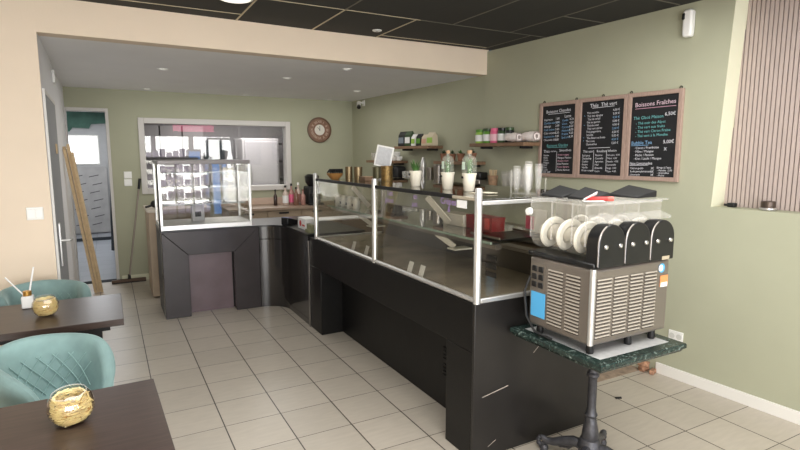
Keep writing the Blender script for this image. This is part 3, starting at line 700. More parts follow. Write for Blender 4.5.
# ------------------------------------------------------------------ back worktop under the window
t = thing('back_worktop', 'tan worktop with drawers along the back wall under window', 'worktop', (2.0, 6.75, 0))
MB().box(1.22, 3.0, 6.42, 6.98, .815, .845).build('countertop', mat('dark_edge_top', (150, 130, 112), .35), t, bevel=.003)
MB().box(1.24, 2.98, 6.48, 6.97, .02, .813).build('carcass', M_tan, t, smooth=False)
for k in range(4):
    d = MB().box(1.26+.43*k, 1.66+.43*k, 6.462, 6.479, .62, .80).build('drawer', M_tan, t, bevel=.003, smooth=False)
    MB().box(1.40+.43*k, 1.52+.43*k, 6.452, 6.461, .765, .785).build('handle', M_bmatte, d, smooth=False)
    MB().box(1.26+.43*k, 1.66+.43*k, 6.462, 6.479, .06, .61).build('door', M_tan, t, bevel=.003, smooth=False)
mb = MB(); mb.box(1.22, 2.2, 6.955, 6.985, .846, .93); simple('splashback_rail', mb, mat('pink_tan', (196, 172, 154), .5), 'pinkish tan upstand strip along the back of worktop', 'rail')

def bottle(label, x, y, z, h, r, body, cap, lab=None, grp='bottles on the back worktop', kind='bottle'):
    t = thing(kind, label, 'bottle', (x, y, z), 0, grp)
    MB().lathe([(r*.92, 0), (r, .006), (r, h*.55), (r*.85, h*.63), (r*.36, h*.74), (r*.34, h*.9)], n=16).build('body', body, t, world=False)
    MB().lathe([(r*.42, h*.9), (r*.42, h), (r*.3, h+.003)], n=12).build('cap', cap, t, world=False)
    if lab: MB().lathe([(r*1.02, h*.12), (r*1.02, h*.5)], n=16, cap=False).build('label_band', lab, t, world=False)
    return t
M_bt1 = mat('dark_bottle', (58, 44, 40), .15); M_bt2 = mat('pink_syrup', (170, 128, 118), .15); M_bt3 = mat('amber_syrup', (128, 92, 76), .15); M_bt4 = mat('clear_syrup', (196, 178, 166), .15)
bottle('slim dark bottle, first at the window end of the row', 1.86, 6.72, .846, .20, .024, M_bt1, M_bmatte)
bottle('bottle with a tall white label and black cap on back worktop', 1.985, 6.70, .846, .25, .038, M_bt4, M_bmatte, M_paper)
bottle('pink syrup bottle beside the white-labelled bottle', 2.07, 6.72, .846, .27, .034, M_bt2, M_bmatte, M_pink)
bottle('amber syrup bottle in front of the pink ones', 2.10, 6.62, .846, .23, .032, M_bt3, M_bmatte)
bottle('pale syrup bottle with white cap beside the black grinder', 2.165, 6.73, .846, .28, .034, M_bt4, M_whitep, M_bt2)
bottle('short reddish bottle in front of the black grinder', 2.19, 6.62, .846, .20, .032, M_bt2, M_bt3)
t = thing('coffee_grinder', 'black coffee grinder with domed hopper beside the syrup bottles', 'grinder', (2.33, 6.68, .846))
MB().box(2.25, 2.42, 6.58, 6.78, .846, 1.08).build('body', M_bmatte, t, bevel=.02, segs=3)
MB().lathe([(.05, 1.08), (.085, 1.13), (.095, 1.21), (.06, 1.235)], (2.335, 6.68, 0), 20).build('hopper', M_bplast, t)
MB().box(2.27, 2.33, 6.50, 6.58, .95, 1.0).build('spout', M_bmatte, t, bevel=.01); MB().box(2.24, 2.43, 6.50, 6.58, .846, .87).build('drip_tray', M_bmatte, t, bevel=.004)

# small things on the corner countertop
KT = KZ + .012
t = thing('card_terminal', 'black card terminal with small blue screen on corner counter', 'card terminal', (1.56, 5.10, KT), .5)
MB().prism([(-.09, 0), (.09, 0), (.09, .03), (-.09, .075)], -.045, .045, axis='y').build('body', M_bplast, t, world=False, bevel=.006)
MB().bar((-.08, 0, .0735), (-.02, 0, .0585), .07, .002).build('screen', mat('blue_screen', (70, 110, 190), .3, emit=.3), t, world=False, smooth=False)
t = thing('napkin_box', 'white box with red round print at the far end of pastry case', 'box', (1.66, 4.78, KT))
MB().box(1.545, 1.66, 4.62, 4.84, KT, KT+.10).build('box', M_paper, t, bevel=.003, smooth=False)
MB().lathe([(.028, 0), (.028, .0006)], (1.5435, 4.76, KT+.05), 20, 'x').build('print', M_red, t)
MB().box(1.5432, 1.5446, 4.64, 4.71, KT+.03, KT+.045).build('print_line', M_red, t, smooth=False)
t = thing('cable_organiser', 'greyish green card holder standing on the counter below white box', 'holder', (1.56, 4.46, KT))
MB().box(1.53, 1.56, 4.42, 4.54, KT, KT+.07).build('back', mat('olive_card', (128, 128, 98), .7), t, smooth=False)
MB().box(1.515, 1.53, 4.42, 4.54, KT, KT+.025).build('lip', mat('olive_card', (128, 128, 98), .7), t, smooth=False)

# ------------------------------------------------------------------ worktop, shelves and goods on the right alcove wall
t = thing('side_worktop', 'dark steel worktop along the green wall behind pastry case', 'worktop', (2.85, 4.3, 0))
t.location = (QX(4.4), 4.4, 0); t.rotation_euler = (0, 0, QR)
MB().box(-.56, -.07, -1.75, 1.85, .87, .90).build('countertop', mat('worktop_steel', (126, 116, 104), .3, .3), t, world=False, bevel=.003, smooth=False)
for k in range(4):
    c = MB().box(-.53, -.08, -1.72+.89*k, -.84+.89*k, .0, .868).build('carcass', mat('worktop_front', (132, 118, 100), .5), t, world=False, smooth=False)
    MB().box(-.537, -.531, -1.70+.89*k, -.86+.89*k, .06, .85).build('door', mat('worktop_front', (132, 118, 100), .5), c, world=False, smooth=False)
def wall_shelf(label, y0, y1, z, dep=.19, th=.03):
    yc = (y0+y1)/2
    t = thing('wall_shelf', label, 'shelf', (QX(yc), yc, z), QR, 'brown wooden wall shelves')
    MB().box(-dep, -.002, -(y1-y0)/2, (y1-y0)/2, -th, 0).build('board', M_shelfw, t, world=False, bevel=.003, smooth=False)
    for k in (-1, 1):
        MB().box(-dep*.7, -.002, k*(y1-y0)*.36-.008, k*(y1-y0)*.36+.008, -th-.02, -th).build('bracket', M_bmatte, t, world=False, smooth=False)
    return t
wall_shelf('brown wall shelf holding upright packets of coffee and tea', 4.78, 5.50, 1.582)
wall_shelf('brown wall shelf holding jars and white rolled towels', 3.364, 4.08, 1.592)
wall_shelf('brown wall shelf holding stacked white cups', 5.50, 6.22, 1.418)
wall_shelf('brown wall shelf holding four small potted plants', 4.07, 4.68, 1.425)
wall_shelf('long low brown wall shelf holding glasses, shakers and plastic cups', 3.344, 5.62, 1.190, .2)
SX = lambda y, d=.1: QX(y) - d
def packet(label, y, z, w, h, m1, m2, grp, tilt=0):
    t = thing('packet', label, 'packet', (SX(y), y, z+.001), QR + tilt, grp)
    w /= 2
    rows = []
    for zz, d, ww in ((0, .03, 1), (h*.1, .034, 1), (h*.75, .026, 1), (h*.93, .006, 1), (h, .004, 1.0)):
        rows.append([(-d, -w*ww, zz), (d, -w*ww, zz), (d, w*ww, zz), (-d, w*ww, zz)])
    mb = MB().grid(rows, True)
    mb.build('bag', m1, t, world=False, smooth=False)
    MB().box(-.0365, -.0345, -w*.8, w*.8, h*.2, h*.6).build('label_patch', m2, t, world=False, smooth=False)
    return t
g = 'packets on the upper shelf'; z = 1.582
Mg1 = mat('packet_black', (26, 28, 30), .35); Mg2 = mat('packet_green', (92, 146, 48), .4); Mg3 = mat('packet_cream', (206, 194, 168), .5); Mg4 = mat('packet_dkgreen', (52, 76, 44), .4); Mg5 = mat('packet_peach', (206, 164, 138), .5); Mg6 = mat('packet_lime', (150, 190, 80), .4)
packet('black packet at the far end of upper shelf', 5.43, z, .14, .165, Mg1, mat('packet_grey', (120, 130, 140), .4), g)
packet('dark green packet with white label second on upper shelf', 5.29, z, .13, .165, Mg4, M_paper, g)
packet('white and lime packet in the middle of upper shelf', 5.17, z, .085, .13, M_paper, Mg6, g)
packet('black and bright green packet on upper shelf', 5.06, z, .095, .13, Mg1, Mg2, g)
packet('cream packet next to the bright green one', 4.95, z, .10, .12, Mg3, Mg5, g)
packet('pale cream packet with peach label at the near end of upper shelf', 4.835, z, .12, .14, Mg3, Mg6, g)
def jar(label, y, z, r, h, m1, m2, m3, grp, d=.1):
    t = thing('jar', label, 'jar', (SX(y, d), y, z+.001), 0, grp)
    MB().lathe([(r*.94, 0), (r, .006), (r, h*.74), (r*.9, h*.8)], n=18).build('body', m1, t, world=False)
    MB().lathe([(r*.95, h*.8), (r*.95, h*.98), (r*.85, h)], n=18).build('lid', m2, t, world=False)
    MB().lathe([(r*1.02, h*.15), (r*1.02, h*.6)], n=18, cap=False).build('label_band', m3, t, world=False)
    return t
g = 'tea jars on the towel shelf'; z = 1.592
jar('pale green jar with white label at the far end of towel shelf', 4.025, z, .050, .125, Mg6, Mg2, M_paper, g)
jar('leaf green jar with white label second on towel shelf', 3.92, z, .048, .13, Mg2, Mg4, M_paper, g)
jar('jar with pink lid and pink label on towel shelf', 3.82, z, .046, .13, M_pink, M_pink, mat('pale_pink', (238, 190, 200), .5), g)
jar('black jar with green band on towel shelf', 3.725, z, .043, .13, Mg4, Mg1, M_paper, g)
jar('dark jar with white band beside the towels', 3.635, z, .040, .13, Mg1, Mg4, M_paper, g)
M_towel = mat('white_towel', (246, 236, 232), .9, noise=.08, nscale=30, bump=.5, bscale=40)
def towel(label, y, dz, L, r, ang, d):
    t = thing('rolled_towel', label, 'towel', (SX(y, d), y, 1.593+dz), QR+ang, 'rolled towels on the shelf')
    n = 14; rows = []
    for k in range(9):
        v = -L/2 + L*k/8; rr = r*(1-.25*abs(k-4)/4*(1 if k > 4 else .3))
        rows.append([(rr*math.cos(2*PI*i/n)*(1+.06*math.sin(3*i+k)), v, r+rr*.9*math.sin(2*PI*i/n)*(1+.05*math.sin(5*i+2*k))-.1*r*0) for i in range(n)])
    MB().grid(rows, True).build('roll', M_towel, t, world=False)
    MB().torus(r*.5, r*.12, (0, -L/2, r), 'y', 14, 6).build('roll_end', M_towel, t, world=False)
towel('white rolled towel nearest the tea jars', 3.535, 0, .13, .036, .1, .055)
towel('white rolled towel with loose grey end in front of the others', 3.53, .0, .14, .042, .0, .148)
towel('long white rolled towel at the near end of shelf', 3.385, 0, .15, .046, .0, .10)

g = 'stacked white cups'; Mcup = M_whitep
def cup(label, y, z, r, h, m1, d=.1, grp=None, handle=True, name='cup', cat='cup'):
    t = thing(name, label, cat, (SX(y, d), y, z+.001), QR, grp)
    MB().lathe([(r*.68, 0), (r*.9, h*.4), (r, h), (r*.92, h), (r*.8, h*.35), (r*.5, h*.1)], n=18, cap=True).build('body', m1, t, world=False)
    if handle: MB().torus(r*.42, r*.13, (0, -r*1.15, h*.55), 'x', 14, 6).build('handle', m1, t, world=False)
    return t
for i, (y, zz) in enumerate([(5.40, 0), (5.50, 0), (5.60, 0), (5.70, 0), (5.80, 0), (5.45, .052), (5.55, .052), (5.65, .052), (5.75, .052)]):
    cup('white cup in the two-layer stack, ' + ['first of the lower row from the near end', 'second of the lower row from the near end', 'middle of the lower row', 'second of the lower row from the far end', 'farthest of the lower row', 'first of the upper row from the near end', 'second of the upper row from the near end', 'third of the upper row from the near end', 'farthest of the upper row'][i], y+.13, 1.418+zz, .038, .05, Mcup, .10, g)
cup('clear glass at the far end of white cup shelf, farther one', 6.17, 1.418, .04, .09, M_clearp, .1, 'glasses on the cup shelf', False, 'drinking_glass', 'glass')
cup('clear glass on the cup shelf between white cups and other glass', 6.07, 1.418, .04, .09, M_clearp, .1, 'glasses on the cup shelf', False, 'drinking_glass', 'glass')
g = 'small potted plants on the shelf'
def potted(label, y, z, r, h, ml, kind):
    t = thing('potted_succulent', label, 'plant', (SX(y), y, z+.001), 0, g)
    MB().lathe([(r*.7, 0), (r*.95, h*.8), (r*1.08, h*.8), (r*1.08, h), (r*.9, h), (r*.85, h*.85)], n=16).build('pot', M_terra, t, world=False)
    mb = MB(); rnd = random.Random(int(y*100))
    for k in range(26):
        a = rnd.random()*2*PI; e = rnd.random(); L = .045*(.6+.5*rnd.random())
        d = Vector((math.cos(a)*(1-e*.8), math.sin(a)*(1-e*.8), .35+e)).normalized(); p = Vector((0, 0, h*.9))
        s = d.cross(Vector((0, 0, 1))); s = s.normalized()*.009 if s.length > .01 else Vector((.009, 0, 0))
        mb.poly([p, p+d*L*.6+s, p+d*L, p+d*L*.6-s])
    mb.build('leaves', ml, t, world=False, smooth=False)
potted('small dark succulent in terracotta pot, far end of plant shelf', 4.62, 1.425, .038, .075, M_leafd, 0)
potted('small leafy plant in terracotta pot, second from far end of plant shelf', 4.47, 1.425, .036, .07, M_leafd, 1)
potted('small brighter green plant in terracotta pot, third on plant shelf', 4.33, 1.425, .038, .075, M_leaf, 1)
potted('small dark plant in terracotta pot, near end of plant shelf', 4.15, 1.425, .042, .08, M_leafd, 1)

z = 1.190
t = thing('capsule_machine', 'small black coffee machine at the far end of low shelf', 'coffee machine', (SX(5.60), 5.60, z+.001), QR)
MB().box(-.07, .07, -.12, .12, 0, .165).build('body', M_bmatte, t, world=False, bevel=.03, segs=3)
MB().box(-.10, -.07, -.05, .05, .10, .15).build('spout', M_bplast, t, world=False, bevel=.01); MB().box(-.12, -.07, -.07, .07, 0, .02).build('drip_tray', M_bplast, t, world=False, bevel=.004)
g = 'glasses on the low shelf'; Mgl = frosted('glassware', (206, 206, 200), .35, .08)
for i, (y, d) in enumerate([(5.38, .1), (5.28, .1), (5.18, .1), (5.33, .16), (5.22, .16)]):
    cup('glass tumbler beside the black coffee machine, ' + ['first of the back row', 'middle of the back row', 'last of the back row', 'front row nearer the machine', 'front row farther from the machine'][i], y, z, .034, .11, Mgl, d-.02, g, False, 'drinking_glass', 'glass')
def steelcup(label, y, r, h, top, mt, name):
    t = thing(name, label, 'shaker', (SX(y), y, z+.001), 0, 'cups and shakers on the low shelf')
    MB().lathe([(r*.8, 0), (r, h*.9), (r*1.05, h)] + ([(r*.5, h*1.3), (r*.35, h*1.42)] if top else [(r*.94, h), (r*.75, .02)]), n=18).build('body', mt, t, world=False)
    MB().torus(r*1.03, .003, (0, 0, h*.97), 'z', 18, 6).build('rim', mt, t, world=False)
steelcup('tall pale steel cocktail shaker with tapered top', 5.01, .036, .19, True, M_alu, 'shaker')
steelcup('steel mixing cup beside the tall shaker', 4.87, .042, .165, False, M_steel, 'mixing_cup')
steelcup('wider steel mixing cup behind the middle white pot', 4.72, .052, .195, False, M_steel, 'mixing_cup')
t = thing('speaker_box', 'small black box on low shelf behind the stirrer cup', 'box', (SX(4.03), 4.03, z+.001), QR)
MB().box(-.05, .05, -.06, .06, .07, .14).build('lid', M_bplast, t, world=False, bevel=.012); MB().box(-.05, .05, -.055, .055, 0, .0695).build('body', M_steel, t, world=False, bevel=.006)
t = thing('stirrer_cup', 'brown paper cup filled with wooden stirrers', 'cup', (SX(3.84), 3.84, z+.001))
MB().lathe([(.034, 0), (.046, .11), (.048, .115), (.042, .11), (.03, .01)], n=18).build('cup', M_cork, t, world=False)
for k in range(7):
    a = k*.9; MB().bar((.015*math.cos(a), .015*math.sin(a), .02), (.035*math.cos(a), .035*math.sin(a), .165), .009, .003).build('stirrer', M_pine, t, world=False, smooth=False)
g = 'stacks of clear plastic cups'
def cupstack(label, x, y, z, r, h, n, mt):
    t = thing('plastic_cup_stack', label, 'cups', (x, y, z+.001), 0, g)
    for k in range(n):
        b2 = k*.014
        MB().lathe([(r*.62, b2), (r, b2+h), (r*1.06, b2+h), (r*1.06, b2+h-.006)], n=18, cap=False).build('cup', mt, t, world=False)
for i, (y, d, r, n, l) in enumerate([(3.69, .08, .043, 4, 'behind the acrylic holder'), (3.58, .10, .043, 5, 'second on the low shelf from stirrer cup'), (3.47, .10, .040, 6, 'next to the end of low shelf'), (3.375, .10, .036, 6, 'at the very end of low shelf')]):
    cupstack('stack of clear plastic cups ' + l, SX(y, d), y, z, r, .11, n, M_cups)

# ------------------------------------------------------------------ things standing on top of the pastry case
TZ = 1.2915
M_pot = mat('white_ceramic', (228, 222, 206), .4)
def white_pot(label, x, y):
    t = thing('white_flowerpot', label, 'pot', (x, y, TZ), 0, 'white pots on the pastry case')
    MB().lathe([(.027, 0), (.029, .003), (.040, .092), (.042, .094), (.042, .10), (.037, .10), (.034, .07)], n=24).build('body', M_pot, t, world=False)
    MB().lathe([(.035, .072), (.001, .074)], n=20).build('soil', mat('soil', (52, 42, 34), .95), t, world=False)
    MB().box(-.042, -.034, -.0, .016, .072, .084).build('tag_mark', M_bmatte, t, world=False, smooth=False)
    return t
def blades(t, n, L, sp, ml, seed):
    mb = MB(); rnd = random.Random(seed); o = Vector((0, 0, .075))
    for k in range(n):
        a = rnd.random()*2*PI; l = L*(.6+.45*rnd.random()); b = Vector((math.cos(a), math.sin(a), 0)); q = Vector((-math.sin(a), math.cos(a), 0))*.004
        p0 = o+b*.012*rnd.random(); p1 = p0+b*sp*.35+Vector((0, 0, l*.6)); p2 = p0+b*sp+Vector((0, 0, l))
        mb.poly([p0-q, p0+q, p1+q, p1-q]); mb.poly([p1-q, p1+q, p2])
    mb.build('leaves', ml, t, world=False, smooth=False)
blades(white_pot('white flowerpot with grass tuft, beside the tall steel shaker', 1.735, 2.975), 46, .095, .035, M_leaf, 3)
blades(white_pot('white flowerpot with plant under the slimmer corked glass dome', 1.755, 2.635), 40, .10, .016, M_leaf, 4)
blades(white_pot('white flowerpot with plant under the wider corked glass dome, nearest chalkboards', 1.765, 2.435), 46, .11, .02, M_leaf, 5)
M_dome = frosted('dome_glass', (206, 212, 196), .15, .05)
def cloche(label, x, y, r, h):
    t = thing('glass_dome', label, 'glass dome', (x, y, TZ+.1005), 0, 'corked glass domes')
    pr = [(r, 0), (r, h*.55)] + [(r*math.cos(a*.1*PI/2*.86)*1.0, h*.55+h*.30*math.sin(a*.1*PI/2)) for a in range(1, 10)] + [(r*.30, h*.88), (r*.30, h*.96), (r*.36, h*.97)]
    MB().lathe(pr, n=24, cap=False).build('dome', M_dome, t, world=False)
    MB().lathe([(r*.28, h*.93), (r*.36, h*1.0), (r*.36, h*1.09), (r*.25, h*1.10)], n=14).build('cork', M_cork, t, world=False)
    MB().box(-r*1.01, -r*1.0, -r*.45, r*.25, h*.18, h*.55).build('sticker', mat('pale_green_sticker', (206, 224, 206), .5), t, world=False, smooth=False)
cloche('slim glass dome with small cork over the middle white pot', 1.755, 2.635, .036, .115)
cloche('wider glass dome with fat cork over the nearest white pot', 1.765, 2.435, .042, .115)
def tin(label, x, y, r, h, mt):
    t = thing('canister', label, 'canister', (x, y, TZ), 0, 'metal canisters on the pastry case')
    MB().lathe([(r, 0), (r, h*.9)], n=24).build('body', mt, t, world=False)
    MB().lathe([(r*1.04, h*.88), (r*1.04, h*.985), (r*.98, h)], n=24).build('lid', mt, t, world=False)
tin('bronze canister beside the black fruit bowl', 1.717, 4.012, .029, .105, M_bronze)
tin('bronze canister, second of the far pair, next to the pale box', 1.767, 3.94, .033, .105, M_bronze)
tin('olive canister behind the slanted menu card', 1.98, 4.04, .034, .10, mat('olive_tin', (112, 108, 82), .4, .5))
tin('mottled old brass canister in front of the menu card', 1.89, 3.68, .046, .115, M_brass)
t = thing('menu_card_stand', 'tilted white menu card on a stand above brass canister', 'menu card', (1.925, 3.83, TZ))
MB().lathe([(.04, 0), (.04, .006), (.008, .012), (.008, .12)], n=16).build('stand', M_alu, t, world=False)
Mx = Matrix.Translation((-.01, -.02, .105)) @ Matrix.Rotation(1.0, 4, 'Z') @ Matrix.Rotation(.0, 4, 'Y') @ Matrix.Rotation(.20, 4, 'X')
MB().box(-.006, .0, -.068, .068, 0, .165, Mx).build('frame', M_whitep, t, world=False, bevel=.002, smooth=False)
MB().box(-.0075, -.0062, -.056, .056, .012, .153, Mx).build('sheet', mat('menu_sheet', (196, 198, 200), .6, noise=.10, nscale=40), t, world=False, smooth=False)
t = thing('fruit_bowl', 'small wooden bowl holding dark pods near far end of case', 'bowl', (1.86, 4.36+.0, TZ))
for v in (0,): t.location = (1.80, 4.02, TZ) if False else (1.635, 4.11, TZ)
MB().lathe([(.03, 0), (.06, .03), (.068, .05), (.062, .05), (.03, .012)], n=20).build('bowl', mat('honey_wood', (176, 128, 72), .5, noise=.15, nscale=8), t, world=False)
for k in range(6): MB().tube([(-.05+.02*k, -.03, .05), (-.04+.02*k, .0, .075), (-.05+.022*k, .04, .055)], [.006, .012, .005], 8).build('pod', M_bmatte, t, world=False)
t = thing('wood_coaster_box', 'low pale wooden box on the case behind the middle post', 'box', (1.84, 3.52+.26, TZ))
t.location = (1.765, 3.785, TZ)
MB().box(-.035, .035, -.05, .05, 0, .028).build('box', M_shelfw, t, world=False, bevel=.003); MB().box(-.037, .037, -.052, .052, .0285, .034).build('lid', mat('pale_oak', (176, 148, 116), .5), t, world=False, bevel=.002)
# acrylic holder with upright cup stacks
t = thing('acrylic_cup_holder', 'clear acrylic holder on the case filled with upright plastic cups', 'holder', (1.925, 2.135, TZ))
for (x0, x1, y0, y1, z0, z1) in ((-.06, .06, -.07, .07, .0, .004),): MB().box(x0, x1, y0, y1, z0, z1).build('tray', M_clearp, t, world=False, smooth=False)
for x in (-.057, .057):
    for y in (-.067, .067): MB().box(x-.003, x+.003, y-.003, y+.003, .0045, .0848 if x > 0 else .125).build('upright', M_clearp, t, world=False, smooth=False)
g = 'stacks of clear plastic cups'
M_clearp2 = frosted('clear_plastic_bright', (226, 224, 220), .24, .12)
for i, (x, y) in enumerate([(1.885, 2.178), (1.893, 2.098), (1.930, 2.140), (1.958, 2.186), (1.960, 2.098)]):
    cupstack('stack of slim clear cups in the acrylic holder, ' + ['front corner nearest the white pots', 'front corner nearest the slush machine', 'centre', 'back corner nearest the white pots', 'back corner nearest the slush machine'][i], x, y, TZ+.005, .0195, .11+.012*(i % 3), 3, M_cups)
simple('paper_slips', MB().box(1.68, 1.74, 2.24, 2.32, TZ, TZ+.004).box(1.71, 1.78, 2.20, 2.28, TZ+.0045, TZ+.007), mat('cream_paper', (214, 206, 184), .8), 'few cream paper slips lying on pastry case top', 'paper')
# white jugs on the side worktop, seen through the case
def jug(label, x, y):
    t = thing('jug', label, 'jug', (x, y, 1.0775), 0, 'white jugs on the case shelf')
    MB().lathe([(.024, 0), (.030, .02), (.028, .055), (.022, .078), (.026, .09), (.022, .088), (.018, .07)], n=18).build('body', M_whitep, t, world=False)
    MB().torus(.017, .004, (.0, -.036, .048), 'x', 14, 6).build('handle', M_whitep, t, world=False)
    MB().box(-.033, -.030, -.010, .010, .022, .042).build('mark', mat('navy_mark', (50, 54, 70), .5), t, world=False, smooth=False)
for i, (x, y) in enumerate([(1.665, 4.12), (1.665, 4.00), (1.665, 3.88), (1.665, 3.76)]):
    jug('white jug on the far case shelf, ' + ['farthest of four', 'second of four from the far end', 'third of four from the far end', 'nearest of four'][i], x, y)

# ------------------------------------------------------------------ bistro table with the slush machine
BTZ = .655
t = thing('bistro_table', 'square green marble bistro table on a cast-iron pedestal', 'table', (1.965, 1.69, 0))
X0, X1, Y0b, Y1b = 1.69, 2.24, 1.415, 1.972
def ring_slab(prof):
    rows = []
    for d, zz in prof: rows.append([(X0+d, Y0b+d, zz), (X1-d, Y0b+d, zz), (X1-d, Y1b-d, zz), (X0+d, Y1b-d, zz)])
    return MB().grid(rows, True)
tp = ring_slab([(.05, BTZ-.04), (.016, BTZ-.04), (.010, BTZ-.030), (.0, BTZ-.022), (.0, BTZ-.006), (.004, BTZ), (.05, BTZ)]).build('tabletop', M_marble, t, smooth=False)
MB().box(X0+.0505, X1-.0505, Y0b+.0505, Y1b-.0505, BTZ-.04, BTZ-.001).build('inlay', M_greystone, tp, smooth=False)
P = (1.965, 1.69, 0)
MB().lathe([(.034, .13), (.040, .15), (.036, .19), (.028, .23), (.024, .25), (.030, .262), (.024, .275), (.021, .30), (.0205, .44), (.023, .45), (.029, .458), (.029, .468), (.022, .476), (.021, .49), (.021, .56), (.026, .575), (.04, .60), (.06, .613)], P, 20).build('column', M_iron, t)
MB().box(P[0]-.13, P[0]+.13, P[1]-.02, P[1]+.02, .601, .614).box(P[0]-.02, P[0]+.02, P[1]-.13, P[1]+.13, .6005, .6135).build('top_cross', M_iron, t, smooth=False)
MB().lathe([(.05, .07), (.06, .10), (.045, .14), (.03, .15)], P, 20).build('hub', M_iron, t)
for k in range(4):
    a = PI/4 + k*PI/2 - .35; ux, uy = math.cos(a), math.sin(a)
    f = lambda r, z: (P[0]+ux*r, P[1]+uy*r, z)
    mb = MB(); mb.tube([f(.03, .095), f(.08, .098), (f(.13, .082)), f(.175, .062), f(.21, .056), f(.235, .066)], [.026, .026, .023, .020, .018, .016], 10)
    for q in range(11):
        a2 = q*.62; rr = .028*(1-.06*q)
        mb.ball(f(.232+rr*math.cos(a2-1.2), .048+rr*math.sin(a2-1.2)), .014-.0006*q, n=8)
    mb.tube([f(.06, .10), f(.10, .06), f(.15, .05)], [.012, .010, .006], 8)
    mb.lathe([(.02, 0), (.022, .02), (.015, .034)], f(.225, 0), 12)
    mb.build('leg', M_iron, t)

t = thing('slush_machine', 'three-tank slush machine with louvred steel body on bistro table', 'slush machine', (1.965, 1.69, BTZ))
SX0, SX1, SY0, SY1 = 1.722, 2.212, 1.505, 1.88
SZ0, SZ1 = BTZ+.045, 1.028
MB().box(SX0, SX1, SY0, SY1, SZ0, SZ1).build('body', mat('warm_steel', (142, 134, 126), .34, .7, noise=.06, nscale=6), t, bevel=.012, segs=3)
for x in (SX0+.04, SX1-.05):
    for y in (SY0+.035, SY1-.04): MB().lathe([(.016, BTZ+.0005), (.018, BTZ+.012), (.014, SZ0+.004)], (x, y, 0), 14).build('foot', M_bplast, t)
MB().lathe([(.016, BTZ+.0005), (.018, BTZ+.012), (.014, SZ0+.004)], (SX0+.28, SY0+.035, 0), 14).build('foot', M_bplast, t)
MB().tube([(SX0+.007, SY0+.007, SZ0+.004), (SX0+.007, SY0+.007, SZ1)], .013, 12).build('corner_trim', M_alu, t)
# louvres: bright raised lips over dark slots
M_slotd = mat('slot_dark', (58, 50, 45), .7); M_lip = mat('slot_lip', (192, 184, 172), .35, .3)
def louvres(cols, face, rows=17):
    md, ml = MB(), MB()
    for (a, b2) in cols:
        for k in range(rows):
            z = SZ0+.028+k*(.245/rows)*1.06
            if face == 'y':
                md.box(a, b2, SY0-.0016, SY0-.0006, z, z+.0085); ml.box(a, b2, SY0-.0050, SY0-.0017, z+.0055, z+.0115)
            else:
                md.box(SX0-.0016, SX0-.0006, a, b2, z, z+.0085); ml.box(SX0-.0050, SX0-.0017, a, b2, z+.0055, z+.0115)
    o = md.build('louvre_slots', M_slotd, t, smooth=False); ml.build('louvre_lips', M_lip, o, smooth=False)
louvres([(1.746, 1.832), (1.848, 1.930), (1.948, 2.026), (2.042, 2.120)], 'y')
louvres([(1.570, 1.648), (1.668, 1.755)], 'x')
MB().box(SX0-.0026, SX0-.0006, 1.774, 1.868, SZ0+.17, SZ1-.025).build('switch_plate', mat('switch_plate_grey', (126, 118, 108), .4, .4), t, smooth=False)
for k in range(3):
    for j in range(2): MB().box(SX0-.009, SX0-.0027, 1.785+.042*j, 1.815+.042*j, .885+.037*k, .912+.037*k).build('rocker_switch', M_bplast, t, bevel=.003)
MB().box(SX0-.003, SX0-.0006, 1.772, 1.862, .745, .862).build('blue_label', M_blue, t, smooth=False)['label'] = 'bright blue sticker'
MB().box(2.150, 2.202, SY0-.0024, SY0-.0006, .905, .957).build('orange_label', M_orange, t, smooth=False)['label'] = 'orange and white sticker'
MB().box(2.153, 2.199, SY0-.003, SY0-.0025, .905, .925).build('orange_label_text', M_paper, t, smooth=False)
MB().lathe([(.021, -.0022), (.021, -.0006)], (2.155, SY0, .992), 20, 'y').build('blue_logo', M_blue, t)['label'] = 'round light blue sticker'
MB().lathe([(.015, -.003), (.015, -.0023)], (2.148, SY0, .993), 14, 'y').build('logo_mark', M_paper, t)
MB().box(2.13, 2.18, SY0-.0175, SY0-.0165, 1.034, 1.05).build('data_plate', mat('data_plate', (178, 166, 142), .5), t, smooth=False)
